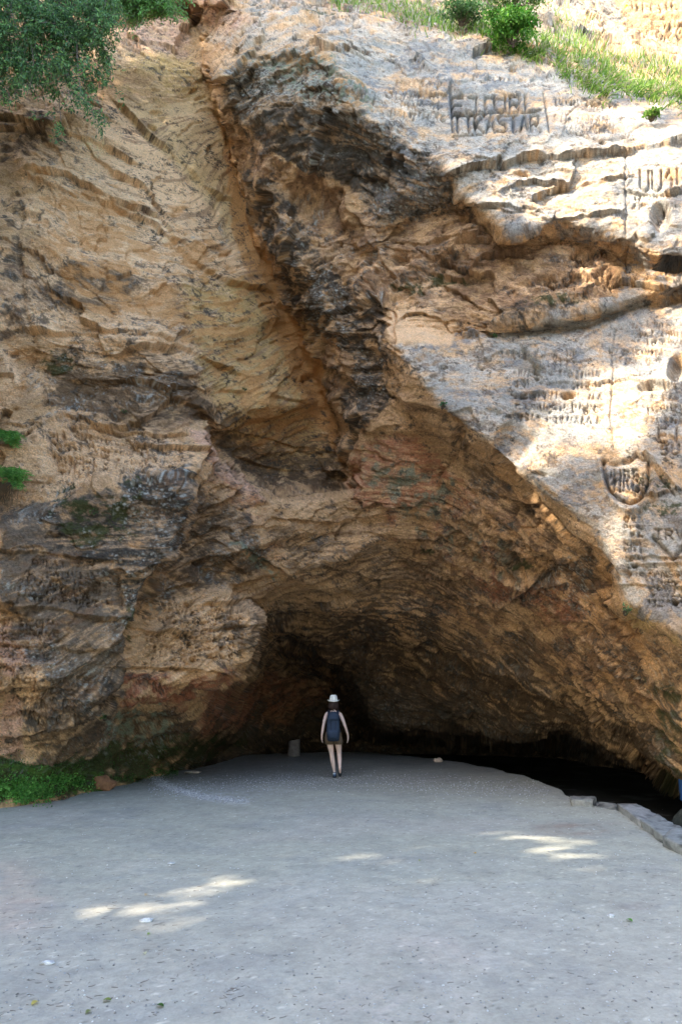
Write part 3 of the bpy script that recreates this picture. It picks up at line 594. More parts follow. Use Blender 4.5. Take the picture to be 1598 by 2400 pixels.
lay('umber', .5*zone([(1350,1080),(1500,1060),(1568,1150),(1500,1200),(1380,1190),(1300,1130)], 20), nC, .9, .14, .6)
lay('ochre', .6*zone([(1430,1370),(1568,1450),(1568,1500),(1440,1430)], 12), nB, .4, .2)
pz_ = zone([(700,60),(1240,130),(1568,220),(2300,220),(2300,1450),(1568,1450),(1440,1390),(1390,1240),(1130,1035),(905,800),(1060,760),(1430,700),(1420,560),(1180,532),(1040,400),(860,280)], 12)
# bedding tone, darker crevices, speckle
lamD = sst(.02, .55, nL)*(.25+.5*sst(-.2, .6, fbm(px*.5, py*.5, pz*.5, 3)))
lam2 = sst(.0, .5, fbm(px*.6+4, py*.6, Q*8.5, 4, .6))*sst(-.3, .5, fbm(px*.4, py*.4+8, pz*.6, 3))
lay('brown', .62*lam2, nC, .35, .25, .65)
lay('cream', .55*sst(.05,.6,fbm(px*.8+14, py*.8, Q*14, 4, .6)), nC, .4, .22, .5)
C *= (1-.5*lamD)[..., None]
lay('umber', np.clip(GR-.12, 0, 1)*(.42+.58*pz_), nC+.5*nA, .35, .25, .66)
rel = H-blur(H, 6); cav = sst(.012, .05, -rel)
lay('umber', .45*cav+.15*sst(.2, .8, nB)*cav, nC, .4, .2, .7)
lay('tan', .42*pz_, nD+.4*nC, .8, .2, .75); lay('bluegrey', .36*pz_, nB-.5*nA+.4*nC, .8, .14, .75); lay('grey', .40*pz_, fbm(px*1.7+30, py*1.7, pz*2.4, 5, .65), .8, .25, .8)
nF = fbm(px*4.4+40, py*4.4, pz*5.5, 5, .75)
nE = fbm(px*26, py*26, pz*34, 3, .7)
lay('umber', .14+.42*sst(0,.8,nA+.5*nB)+0*U, nC+.6*nE, .62, .16, .7)
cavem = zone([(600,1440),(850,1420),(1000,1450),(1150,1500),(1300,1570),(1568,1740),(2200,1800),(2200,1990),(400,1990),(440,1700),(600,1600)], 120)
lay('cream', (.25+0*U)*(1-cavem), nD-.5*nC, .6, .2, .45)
lay('umber', .8*cavem, nD+.5*nA, .9, .3, .7)  # cave shade laid over again after the lighter bands
lay('cream', .95*zone([(200,330),(300,290),(400,380),(500,540),(440,600),(300,480)], 20), nD, .35, .3, .85)
lay('cream', .72*zone([(60,340),(220,280),(290,240),(420,380),(520,540),(600,650),(420,640),(150,610),(60,520)], 24), nD-.4*nC, .6, .25, .8)
lay('cream', .55*zone([(60,700),(340,760),(470,800),(380,850),(100,800)], 16), nD, .7, .25, .8)
lay('orange', .62*zone([(600,620),(660,720),(740,900),(790,1060),(720,1010),(640,820)], 14), nD, .5, .25, .85)
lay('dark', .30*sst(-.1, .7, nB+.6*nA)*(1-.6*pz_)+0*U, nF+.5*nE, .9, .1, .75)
C *= (1+.30*nC+.25*nE)[..., None]*(1+.20*nA)[..., None]
# moss, algae, white lichen
lay('moss', .5*zone([(130,1140),(300,1130),(340,1200),(260,1250),(150,1230)], 30), nB+.6*nC, .9, .2, .85)
lay('moss', .70*zone([(200,1720),(430,1690),(560,1700),(400,1790),(200,1830)], 22), nB, .6, .25, .85)
lay('moss', 1.0*zone([(-200,1745),(120,1735),(240,1740),(230,1820),(0,1850),(-200,1880)], 14), nB, .4, .25)
lay('green', .5*zone([(-200,1760),(120,1750),(230,1770),(230,1820),(0,1850),(-200,1880)], 14), nC, .8, .2, .9)
lay('moss', .45*zone([(1480,1540),(1568,1600),(1568,1840),(1500,1740)], 20), nB, .7, .25, .8)
for a in [(310,1430,20,40),(1020,640,40,14),(940,660,30,14),(1500,1110,40,16),(1530,1170,40,14),(1270,700,60,14),(980,1270,16,10),(140,840,40,26),(1200,1300,20,12),(740,40,40,14)]:
    lay('moss', .6*ell(*a), nC, .8, .2, .8)
wd2, wi2 = worley(px*9+nB*.6, Q*10+py*3+nC*.3, 9)
spk = (1-sst(.12, .3, wd2))*(wi2 > .60)
wd3, wi3 = worley(px*22+nB*.8, Q*24+py*7, 15)
spk2 = (1-sst(.2, .42, wd3))*(wi3 > .5)
zl = .9*zone([(60,1130),(440,1090),(440,1180),(370,1330),(300,1480),(200,1620),(60,1500),(0,1300)], 30)+.9*zone([(500,180),(760,120),(1060,450),(860,520)], 20)+.7*zone([(560,400),(900,560),(900,900),(760,900),(640,640)], 30) \
   +.6*zone([(440,1110),(660,1300),(600,1400),(340,1400)], 30)+.5*zone([(60,780),(480,900),(400,1000),(80,960)], 30)+.8*zone([(230,1650),(400,1650),(400,1750),(230,1740)], 20)+.3+.4*zone([(1100,1200),(1440,1300),(1400,1420),(1150,1350)], 20)
zl = np.clip(zl, 0, 1)*sst(-.25, .35, nA+.4*nB)
a = np.clip(spk*zl*.8, 0, 1)[..., None]; C = C*(1-a)+np.array((.42,.45,.42), np.float32)*a
a = np.clip(spk2*zl*.5, 0, 1)[..., None]; C = C*(1-a)+np.array((.33,.36,.34), np.float32)*a
wl = .45*zone([(230,1640),(400,1650),(380,1720),(240,1710)], 16)+.42*zone([(540,1230),(650,1320),(640,1340),(520,1250)], 10)+.4*zone([(560,130),(760,130),(880,260),(700,240)], 20)
lay('ggreen', wl, nC, .6, .16, .8)
lay('grey', .38*zone([(420,430),(560,520),(540,600),(450,600)], 20)+.3*zone([(60,380),(160,380),(120,420)], 14), nB, .6, .2, .7)
lay('yellow', .92*zone([(285,250),(470,225),(515,300),(555,430),(585,600),(520,560),(430,400),(340,320)], 26), nD+.3*nC, .6, .25, .75)
lay('cream', .85*zone([(240,320),(330,320),(440,420),(560,600),(600,650),(450,600),(320,470),(220,380)], 30), nD+.4*nC, .5, .22, .8)
lay('ochre', .85*zone([(420,650),(600,650),(680,750),(735,930),(780,1060),(640,1080),(520,1000),(470,880),(440,770)], 34), nD+.3*nC, .9, .22, .6)
lay('orange', .92*zone([(505,260),(540,330),(570,450),(600,570),(650,690),(725,830),(770,980),(790,1060),(720,960),(640,800),(560,640),(530,480)], 10), nD, .4, .22, .8)
lay('brown', .85*sst(.05,.5,nL)*zone([(300,260),(520,260),(600,640),(780,1060),(560,1090),(420,760),(240,400)], 20), nC, .5, .2, .65)
lay('umber', .52*zone([(470,930),(760,1000),(790,1110),(600,1120),(500,1040)], 24), nD+.5*nC, .8, .16, .8)  # hollow darkened again at the foot of the yellow face
lay('dark', .10*zone([(240,260),(520,260),(600,640),(780,1060),(560,1090),(420,760)], 20), nF+.6*nE, .9, .1, .8)
lay('orange', .5*zone([(100,420),(420,480),(560,700),(760,980),(600,1060),(440,800),(120,700)], 40), nD-.5*nA, .8, .22, .7)
lay('cream', .7*zone([(870,690),(960,720),(1050,745),(1040,795),(930,800),(905,800)], 8), nB, .4, .25, .8)
C = np.clip(C*np.array((1.05, .975, .89), np.float32), .012, .8)
ny, nx = U.shape
idx = np.arange(nx*ny).reshape(ny, nx)
Fq = np.stack([idx[:-1, :-1], idx[1:, :-1], idx[1:, 1:], idx[:-1, 1:]], -1).reshape(-1, 4)
# plateau behind the top row
top = P2[0].copy(); t1 = top.copy(); t1[:, 1] += 40; t1[:, 2] += 2; t1[:, 0] *= 1.6
V = np.concatenate([P2.reshape(-1, 3), t1]); n0 = nx*ny
Fp = np.stack([n0+np.arange(nx-1), idx[0, :-1], idx[0, 1:], n0+np.arange(1, nx)], -1)
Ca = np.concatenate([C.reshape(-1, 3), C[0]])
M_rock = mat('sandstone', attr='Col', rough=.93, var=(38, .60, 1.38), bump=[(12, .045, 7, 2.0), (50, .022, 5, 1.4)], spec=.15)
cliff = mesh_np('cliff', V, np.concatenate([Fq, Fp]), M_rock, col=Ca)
tag(cliff, 'sandstone cliff with a wide dark cave mouth and old carved inscriptions', 'cliff', kind='structure')
N2 = normals(P2)
def surf(x, y):
    i = int(np.clip(np.searchsorted(gx, x), 0, nx-1)); j = int(np.clip(np.searchsorted(gy, y), 0, ny-1))
    return P2[j, i], N2[j, i]

# ------------------------------------------------------------------ ground
edge = [(-900,2100),(-300,1990),(0,1860),(150,1845),(205,1812),(300,1795),(450,1766),(520,1750),(560,1738),(640,1732),(700,1730),(740,1728),(850,1730),(1000,1744),(1100,1762),(1200,1785),(1290,1820),(1330,1850),(1450,1868),(1568,1905),(1900,2010),(2600,2300)]
E = on_ground(np.array([p[0] for p in edge], float), np.array([p[1] for p in edge], float))
Er = E[:, 0]/E[:, 1]; EY = E[:, 1]
def edgeY(x, y): return np.interp(x/np.maximum(y, .1), Er, EY)
def gz(x, y, fine=True):
    x = np.asarray(x, float); y = np.asarray(y, float)
    f = y-edgeY(x, y)-.25*fbm(x*1.5, y*1.5, 0, 3)
    z = -.5*sst(0, 1.3, f)*(y > 2)
    z = z+.035*fbm(x*.35, y*.35, 2., 3)*sst(2, 6, np.hypot(x, y))*.6
    if fine: z = z+.006*fbm(x*4, y*4, 5., 3)+.0022*fbm(x*18, y*18, 7., 2)
    return z
def ax2(lo, a, b, hi, st, grow=1.25):
    m = list(np.arange(a, b, st)); s = st; v = b
    while v < hi: m.append(v); s *= grow; v += s
    m.append(hi); s = st; v = a-st
    while v > lo: m.insert(0, v); s *= grow; v -= s
    m.insert(0, lo); return np.array(m)
hx = ax2(-250, -8.5, 8.5, 250, .028); hy = np.concatenate([ax2(-250, 3.4, 9, 9.02, .024)[:-2], np.arange(9, 18, .04), np.arange(18, 30, .08), np.geomspace(30.2, 300, 20)])
hy = hy[hy <= 300]; hy = np.unique(np.round(hy, 4))
GX, GY = np.meshgrid(hx, hy); GZ = gz(GX, GY)
n1 = fbm(GX*.5, GY*.5, 3, 4); n2 = fbm(GX*3, GY*3, 6, 5, .7); n3 = fbm(GX*14, GY*14, 8, 4, .8); n4 = fbm(GX*.9+7, GY*.9, 11, 4)
gc = np.zeros(GX.shape+(3,), np.float32)+np.array((.375,.36,.285), np.float32)
def gl(c, m):
    global gc
    m = np.clip(m, 0, 1)[..., None]; gc = gc*(1-m)+np.array(c, np.float32)*m
gl((.42,.385,.32), sst(0, .7, n1)*.6); gl((.30,.30,.265), sst(.0, .8, n4)*.3)
pu, pv = proj(np.stack([GX, np.maximum(GY, 1.), GZ], -1))
def gell(x, y, rx, ry): return 1-sst(.4, 1.2, np.hypot((pu-x)/rx, (pv-y)/ry))+0*pu
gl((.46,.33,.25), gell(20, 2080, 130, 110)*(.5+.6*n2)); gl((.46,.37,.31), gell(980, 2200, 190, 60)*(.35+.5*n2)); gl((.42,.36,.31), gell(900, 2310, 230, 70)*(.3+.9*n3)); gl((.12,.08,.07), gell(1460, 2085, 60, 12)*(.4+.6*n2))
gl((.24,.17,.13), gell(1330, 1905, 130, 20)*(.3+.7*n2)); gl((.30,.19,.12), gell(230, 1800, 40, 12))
gl((.30,.22,.17), gell(40, 1845, 110, 14)*.8)
arc = np.full(GX.shape, 1e9)
ar = [(352,1782),(372,1800),(410,1816),(470,1832),(560,1842)]
for (ax, ay), (bx, by) in zip(ar, ar[1:]):
    L2 = (bx-ax)**2+(by-ay)**2; t = np.clip(((pu-ax)*(bx-ax)+(pv-ay)*(by-ay))/L2, 0, 1); arc = np.minimum(arc, np.hypot(pu-ax-t*(bx-ax), (pv-ay-t*(by-ay))*1.8))
gl((.62,.60,.57), np.exp(-(arc/15)**2)*(.55+.9*n3)*.9)
gl((.42,.40,.38), (1-sst(.6, 1.3, np.hypot((pu-520)/180, (pv-1800)/40)))*(.3+n3)*.6)
gl((.15,.135,.12), .66*sst(11.5, 19, GY+.8*n1)); gl((.03,.028,.022), sst(0, .8, GY-edgeY(GX, GY)))  # far sand and cave floor coloured darker, standing in for missing shade
gl((.43,.385,.315), .65*sst(8.5, 4.5, GY+1.2*n1)); gl((.24,.245,.24), .22*sst(.15,.8,fbm(GX*1.6+3, GY*2.4, 21, 4, .6)))
gc *= (1+.10*n2)[..., None]*(1+.13*n3)[..., None]
spr = rs.rand(*GX.shape); gc *= np.where(spr > .992, 1.45, np.where(spr < .01, .65, 1.))[..., None]
gi = np.arange(GX.size).reshape(GX.shape)
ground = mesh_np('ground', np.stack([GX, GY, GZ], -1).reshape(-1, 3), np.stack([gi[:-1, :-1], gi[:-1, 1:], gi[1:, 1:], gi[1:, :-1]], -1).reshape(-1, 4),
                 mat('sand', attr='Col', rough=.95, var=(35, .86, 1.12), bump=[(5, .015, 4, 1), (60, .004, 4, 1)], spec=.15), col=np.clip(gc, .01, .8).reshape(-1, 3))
tag(ground, 'trampled grey sand floor in front of the cave', 'ground', kind='structure')

# ------------------------------------------------------------------ leaves, blades, generic builders
def leaves(name, pos, size, dirs=None, material=None, parent=None, cols=None, flat=.35, ratio=.45, curl=.15):
    """pos (n,3); every leaf a folded 4-gon pair (6 vertices)"""
    n = len(pos); pos = np.asarray(pos, float)
    d = rs.normal(size=(n, 3)) if dirs is None else np.asarray(dirs, float)+rs.normal(size=(n, 3))*flat
    d /= np.linalg.norm(d, axis=1, keepdims=True); r = rs.normal(size=(n, 3)); s = np.cross(d, r); s /= np.linalg.norm(s, axis=1, keepdims=True)
    u = np.cross(s, d); L = (size*(rs.rand(n)*.8+.6))[:, None] if np.isscalar(size) else (size*(rs.rand(n)*.8+.6))[:, None]
    w = L*ratio*.5
    V = np.stack([pos, pos+d*L*.4+s*w+u*w*curl*2, pos+d*L*.85+s*w*.55, pos+d*L*1.05-u*L*curl, pos+d*L*.85-s*w*.55, pos+d*L*.4-s*w+u*w*curl*2], 1)
    b = np.arange(n)[:, None]*6
    Fq = np.concatenate([b+np.array([0, 1, 2, 3]), b+np.array([0, 3, 4, 5])])
    c = np.repeat(cols, 6, axis=0) if cols is not None else None
    return mesh_np(name, V.reshape(-1, 3), Fq, material, parent, c, smooth=False)
def shade(base, n, var=.35, alt=None, pa=.2):
    c = np.array(base)[None]*(1+var*(rs.rand(n, 1)*2-1))*(1+.12*(rs.rand(n, 3)*2-1))
    if alt is not None:
        m = rs.rand(n) < pa; c[m] = np.array(alt)*(1+var*(rs.rand(m.sum(), 1)*2-1))
    return np.clip(c, .005, .9)
M_leaf = mat('leaf', attr='Col', rough=.55, trans=.35); M_bark = mat('bark', (.12, .09, .065), .95, var=(14, .6, 1.5), bump=[(12, .03, 5, .3)])
M_grass = mat('grass_blade', attr='Col', rough=.7, trans=.3)
def tube_np(paths, rad, sides=5):
    """paths: list of (k,3) arrays ; rad: list of radius pairs"""
    V = []; Fs = []; b = 0
    for p, (r0, r1) in zip(paths, rad):
        p = np.asarray(p, float); k = len(p); t = np.gradient(p, axis=0); t /= np.linalg.norm(t, axis=1, keepdims=True)+1e-9
        ref = np.array([.31, .52, .79]); s = np.cross(t, ref); s /= np.linalg.norm(s, axis=1, keepdims=True)+1e-9; u = np.cross(t, s)
        r = np.linspace(r0, r1, k)[:, None]
        for i in range(k):
            for q in range(sides):
                a = 2*math.pi*q/sides; V.append(p[i]+(s[i]*math.cos(a)+u[i]*math.sin(a))*r[i])
        for i in range(k-1):
            for q in range(sides): Fs.append((b+i*sides+q, b+i*sides+(q+1) % sides, b+(i+1)*sides+(q+1) % sides, b+(i+1)*sides+q))
        b += k*sides
    return np.array(V), np.array(Fs)
def wob(a, b, k, amp, sag=0.):
    t = np.linspace(0, 1, k)[:, None]; p = np.asarray(a)*(1-t)+np.asarray(b)*t
    ph = rs.rand(3)*6; w = np.sin(t*5+ph)*amp*t**.5; p = p+w; p[:, 2] += sag*np.sin(t[:, 0]*math.pi); return p

# ---- trees standing beside and behind the viewer: they shade and dapple the floor; some are added blockers, crowns cut along sun rays
lit = [((1410,285),(130,50)), ((1510,490),(95,70)), ((1400,840),(170,80)), ((1530,760),(110,90)), ((1500,950),(90,50)), ((1560,1080),(60,50)),
       ((1190,100),(60,40)), ((1330,110),(70,35)), ((1280,440),(80,30)), ((1530,1250),(50,60)), ((1545,1380),(40,40)), ((1150,880),(140,80)), ((1020,850),(70,40)), ((1200,480),(60,30)), ((1480,1180),(40,60)), ((1330,880),(210,110)), ((1290,320),(200,70)), ((1510,1200),(60,160)), ((1460,440),(120,60))]
dap = [((1250,1940),(46,8),1), ((1290,1960),(72,10),1), ((1310,1985),(60,8),.7), ((1150,1925),(40,6),.5), ((345,1990),(70,12),.75), ((400,2035),(110,22),.72), ((280,2120),(100,20),.8), ((420,2100),(110,30),.75), ((560,2035),(60,12),.75),
       ((740,2045),(60,10),.75), ((960,1948),(26,6),.55), ((960,2190),(110,26),.68), ((940,1995),(50,8),.5), ((1000,2030),(55,14),.65), ((1440,1990),(70,14),.65), ((1200,2230),(80,20),.5), ((170,2310),(80,20),.7), ((40,2060),(90,20),.6),
       ((150,2085),(110,14),.65), ((860,2310),(160,22),.5), ((620,1960),(60,8),.6), ((1400,2060),(70,12),.5), ((700,2140),(100,14),.45), ((1110,2100),(80,12),.5), ((500,2250),(90,18),.45), ((800,1975),(60,8),.6)]
def sunhole(Pt):  # drops leaves along sun rays so light lands in lit and dap
    s = np.array(SUN)
    t = (11.1-Pt[:, 1])/s[1]; A = Pt+s*t[:, None]
    u, v = proj(np.stack([A[:, 0], np.full(len(A), 11.1), A[:, 2]], -1)); m = np.zeros(len(Pt), bool); jit = rs.rand(len(Pt))*.35
    ok = A[:, 1] > 0
    for (cx, cy), (rx, ry) in lit: m |= (np.hypot((u-cx)/(rx*1.25), (v-cy)/(ry*1.3)) < 1.1+jit) & (t < 0)
    t = Pt[:, 2]/s[2]; Gd = Pt-s*t[:, None]; g = Gd[:, 1] > 1
    u, v = proj(np.stack([Gd[:, 0], np.maximum(Gd[:, 1], 1), Gd[:, 2]], -1))
    pk = rs.rand(len(Pt))
    for (cx, cy), (rx, ry), pr in dap: m |= g & (pk < min(1, pr+.14)*(1-sst(.55, 1.5, np.hypot((u-cx)/(rx*1.15+36), (v-cy)/(ry*1.3+19)))))
    return m
def tree(x, y, h, R, n, label, gr='tall trees shading the clearing', ls=.34):
    root = empty('broadleaf_tree', (x, y, 0)); tag(root, label, 'tree', gr)
    paths = [wob((0, 0, -.3), (R*.1, 0, h*.78), 12, .25)]; rad = [(.32, .1)]; tips = []
    for i in range(16):
        z = h*(.34+.42*rs.rand()); a = rs.rand()*6.28; l = R*(.5+.45*rs.rand())
        st = (R*.1*z/h, 0, z); en = (math.cos(a)*l, math.sin(a)*l, z+h*.1+rs.rand()*h*.16)
        paths.append(wob(st, en, 8, .2)); rad.append((.1, .025)); tips.append(en)
    V, Fq = tube_np(paths, rad, 7); mesh_np('trunk', V, Fq, M_bark, root)
    nc = 70; cc = rs.normal(size=(nc, 3)); cc /= np.linalg.norm(cc, axis=1, keepdims=True); cc *= (rs.rand(nc, 1)**.4)
    cc = cc*np.array([R, R, h*.26])+np.array([0, 0, h*.74])
    k = rs.randint(0, nc, n); pts = cc[k]+rs.normal(size=(n, 3))*np.array([R*.17, R*.17, h*.045])
    Wd = pts+np.array([x, y, 0]); keep = ~sunhole(Wd)
    u, v = proj(Wd); f = Wd[:, 1]*CP+(Wd[:, 2]-CZ)*SP; keep &= ~((f > .3) & (u > -60) & (u < 1700)); pts = pts[keep]
    leaves('crown', pts, ls, None, M_leaf, root, shade((.06, .11, .025), len(pts), .4), ratio=.75)
for a in [(-13, -7, 21, 6.2, 15000, 'tall leafy tree left behind the viewer, nearest the clearing'), (-17, 1, 23, 6.5, 15000, 'tall leafy tree on the left, closest to the cliff'),
          (-21, -8, 24, 6.8, 14000, 'tallest leafy tree behind left, furthest from the cave'), (-11, -1, 17, 4.6, 9000, 'shorter leafy tree at the left rim of the clearing'),
          (-14.5, 4.5, 28, 6.6, 17000, 'unseen leafy tree added at the left shoulder of the cliff to block sun'), (-19.5, 4, 40, 8.2, 26000, 'unseen very tall tree added on the left to shade the cliff top'), (-24, 3, 22, 6.0, 10000, 'leafy tree far left beside the cliff foot'),  # first two are added out of view to block sun
          (-11.5, -2.5, 11, 3.6, 9000, 'low leafy tree added unseen at the left rim to block sun'), (-14, 2.5, 12, 3.8, 9000, 'low leafy tree added unseen by the left end of the cliff to block sun'), (-13.5, -8, 10, 3.6, 7000, 'low leafy tree added unseen behind left of the viewer to block sun')]: tree(*a)  # low crowns added out of view to keep sun off the ceiling
for i, a in enumerate([(-16, -17), (-8, -19), (0, -17), (8, -19), (16, -16), (21, -9), (24, 0), (-24, -18), (22, 7)]):
    tree(a[0], a[1], 14+rnd.random()*3, 5.6, 5500, 'tall leafy tree in the wood behind the viewer, '+['at its left corner','second from the left','right behind the viewer','right of the middle','at its right corner','first on the right side','beside the right end of the cliff','farthest out on the left','last on the right side'][i], 'trees in the wood behind the clearing', .75)
for i, a in enumerate([(-12, -15), (-4, -15), (4, -15), (11, -14), (17, -10), (20, -3), (19, 4)]):
    tree(a[0], a[1], 11, 4.8, 4500, 'low leafy tree at the edge of the wood, '+['at the left corner','left of the viewer','right behind the viewer','right of the viewer','at the right corner','half way along the right side','nearest the right end of the cliff'][i], 'low trees at the edge of the wood', .55)

# ---- shrub hanging over the cliff, top left
def hanging(name, label, starts, base, N, cat='shrub'):
    root = empty(name, tuple(at(starts[0][0], starts[0][1], 12.2)))
    o = np.array(root.location); tag(root, label, cat)
    paths = []; rad = []; lp = []; ld = []
    for (x0, y0, x1, y1, Y0, Y1, nt_) in starts:
        a = at(x0, y0, Y0); b = at(x1, y1, Y1); m = wob(a, b, 12, .10, .15); paths.append(m-o); rad.append((.022, .005))
        for q in range(nt_):
            t = rs.rand()**.7; i = min(10, int(t*11)); p = m[i]+(m[i+1]-m[i])*rs.rand()
            L = .25+.5*rs.rand(); dr = np.array([rs.normal()*.5, -abs(rs.normal())*.4, -.35-.5*rs.rand()]); dr /= np.linalg.norm(dr)
            e = p+dr*L; tw = wob(p, e, 6, .04, .03); paths.append(tw-o); rad.append((.006, .002))
            tt = rs.rand(N)**.8*5; ii = np.minimum(tt.astype(int), 4); pp = tw[ii]+(tw[ii+1]-tw[ii])*(tt-ii)[:, None]+rs.normal(size=(N, 3))*.045
            lp.append(pp-o); ld.append(np.tile(dr*.6+np.array([0, 0, -.5]), (N, 1)))
    V, Fq = tube_np(paths, rad, 4); mesh_np('branch', V, Fq, mat('twig', (.20, .16, .12), .9), root)
    lp = np.concatenate(lp); c = shade(base, len(lp), .45, (.19, .34, .10), .35)
    leaves('foliage', lp, .075, np.concatenate(ld), M_leaf, root, c, flat=.7, ratio=.42)
    return root
st = []
for i in range(74):
    x0 = rs.uniform(-120, 250); y0 = rs.uniform(-90, 60); ln = rs.uniform(60, 250)*(1 if x0 < 200 else .6); x1 = x0+rs.uniform(-10, 60); y1 = y0+ln
    if y1 > 260 and rs.rand() < .5: y1 -= 70
    st.append((x0, y0, min(x1, 250), y1, rs.uniform(11.3, 12.6), rs.uniform(11.2, 12.2), 15))
for x1, y1 in ((240,290),(215,300),(150,330),(205,255),(235,230)): st.append((x1-60, 60, x1, y1-20, 12.0, 11.8, 10))
hanging('hanging_shrub', 'dark green leafy shrub hanging down the cliff in the top left corner', st, (.11, .21, .08), 28)
st = [(rs.uniform(200, 400), -60, rs.uniform(225, 408), rs.uniform(0, 52), rs.uniform(12.2, 13.0), rs.uniform(12, 12.8), 16) for i in range(36)]
hanging('hanging_shrub', 'bright green leafy branches along the top edge beside the pink rock', st, (.15, .31, .07), 26)

# ---- ferns growing out of the left wall
def fern(x, y, n, L, label, down):
    p, nn = surf(x, y); root = empty('fern', tuple(p)); tag(root, label, 'fern', 'ferns growing from the left rock wall')
    lp = []; ld = []; paths = []
    for i in range(n):
        a = rs.uniform(-1.2, 1.6); out = np.array([math.sin(a), -.5-.4*rs.rand(), .55*rs.rand()-.15]); out /= np.linalg.norm(out); l = L*rs.uniform(.5, 1)
        t = np.linspace(0, 1, 14)[:, None]; c = out*t*l+np.array([0, 0, -1])*down*l*t**2; paths.append(c)
        for k in np.arange(2, 13.9, .6):
            for s in (-1, 1):
                kk = k; k = int(k); tg = c[k]-c[k-1]; tg /= np.linalg.norm(tg); sd = np.cross(tg, [0, -.4, 1]); sd /= np.linalg.norm(sd)
                for m in range(2): lp.append(c[k]+sd*s*m*.035); ld.append(sd*s+tg*.5)
    V, Fq = tube_np(paths, [(.004, .0015)]*n, 3); mesh_np('stem', V, Fq, mat('fern_stem', (.10, .13, .04), .8), root)
    leaves('frond', np.array(lp)+np.array([0,-.15,.0]), .055, np.array(ld), M_leaf, root, shade((.11, .28, .05), len(lp), .35, (.2, .38, .08), .3), flat=.35, ratio=.30)
    V = []; 
    pp = [np.array([[0, 0, 0], [rs.normal()*.08, -.08, -.12], [rs.normal()*.12, -.1, -.45-.35*rs.rand()]])+np.array([rs.normal()*.12, 0, -.1]) for i in range(60)]
    V, Fq = tube_np(pp, [(.005, .002)]*60, 3); mesh_np('dead_frond', V, Fq, mat('dry_stem', (.17, .13, .085), .9), root)
fern(14, 1000, 44, .68, 'upper green fern on the left wall edge', .55); fern(22, 1100, 56, .80, 'lower green fern spreading above the mossy ledge', .5)

# ---- bushes and grass on the upper ledge
def bush(x, y, Y, r, n, label, base, alt, sz=.07, name='ledge_bush', cat='bush', gr=None):
    p = at(x, y, Y); root = empty(name, tuple(p)); tag(root, label, cat, gr)
    nc = 26; cc = rs.normal(size=(nc, 3)); cc /= np.linalg.norm(cc, axis=1, keepdims=True); cc *= rs.rand(nc, 1)**.5*np.array(r)
    k = rs.randint(0, nc, n); pts = cc[k]+rs.normal(size=(n, 3))*np.array(r)*.17
    leaves('foliage', pts, sz, np.tile([0, -.35, .25], (n, 1)), M_leaf, root, shade(base, n, .35, alt, .3), flat=.8, ratio=.62)
    V, Fq = tube_np([wob((0, .1, -r[2]), c, 5, .03) for c in cc], [(.01, .003)]*nc, 4); mesh_np('stem', V, Fq, M_bark, root)
bush(1178, 66, 12.5, (.66, .34, .46), 3300, 'bright green leafy bush on the ledge above the big carved letters', (.07, .20, .02), (.16, .32, .04))
bush(1060, 28, 13.1, (.75, .35, .34), 2200, 'smaller pale green bush left of the bright bush at the top edge', (.09, .19, .05), (.17, .27, .10), .06)
bush(1180, -5, 13.4, (.9, .35, .28), 2000, 'yellow green bush at the very top above the bright bush', (.11, .21, .04), (.2, .3, .08), .06)
bush(1500, 262, 11.2, (.16, .12, .10), 160, 'small lone green plant on the ledge at the right edge', (.12, .24, .03), (.2, .3, .05), .07, 'ledge_plant', 'plant')
bush(1018, 930, 11.9, (.05, .04, .06), 22, 'tiny green sprig on the shaded side of the slab corner', (.06, .16, .06), (.1, .2, .08), .05, 'sprig', 'plant')
bush(1440, 1400, 10.5, (.05, .05, .09), 40, 'small pale green tuft where the sunlit wall meets the ceiling', (.16, .24, .10), (.2, .3, .1), .05, 'sprig', 'plant')
bush(1135, 772, 12.2, (.06, .05, .04), 26, 'small green tuft on the ledge above the sunlit slab', (.07, .2, .05), (.1, .2, .08), .04, 'sprig', 'plant')
def blades(name, polys, n, L, cols, label, cat=None, up=(0, -.35, 1), w=.007, droop=.5, kind='stuff'):
    V = []; Fs = []; C_ = []; b = 0
    for i in range(n):
        pol, wt = polys[rnd.randrange(len(polys))], 0; x0, y0, x1, y1, th = pol; t = rnd.random()
        x = x0+(x1-x0)*t; y = y0+(y1-y0)*t+rnd.gauss(0, 1)*th; p, nn = surf(x, y)
        l = L*rnd.uniform(.4, 1.2); d = np.array(up)+rs.normal(size=3)*np.array([.4, .25, .25]); d /= np.linalg.norm(d)
        s = np.cross(d, rs.normal(size=3)); s /= np.linalg.norm(s); dr = np.array([rnd.gauss(0, .3), -.3, -1])*droop
        c0 = p-nn*.02; q = [c0+d*l*t_+dr*l*t_*t_*.5 for t_ in (0, .4, .75, 1)]; ww = w*rnd.uniform(.7, 1.6)
        V += [q[0]-s*ww, q[0]+s*ww, q[1]-s*ww*.9, q[1]+s*ww*.9, q[2]-s*ww*.6, q[2]+s*ww*.6, q[3]-s*ww*.1, q[3]+s*ww*.1]
        Fs += [(b, b+1, b+3, b+2), (b+2, b+3, b+5, b+4), (b+4, b+5, b+7, b+6)]; b += 8
        c = np.array(rnd.choices([k[0] for k in cols], [k[1] for k in cols])[0])*rnd.uniform(.7, 1.3); C_ += [c]*8
    o = mesh_np(name, np.array(V), np.array(Fs), M_grass, None, np.array(C_)); return tag(o, label, cat, None, kind)
straw = (.42, .36, .22); gg = (.13, .25, .04); yg = (.26, .36, .07); pale = (.50, .48, .38)
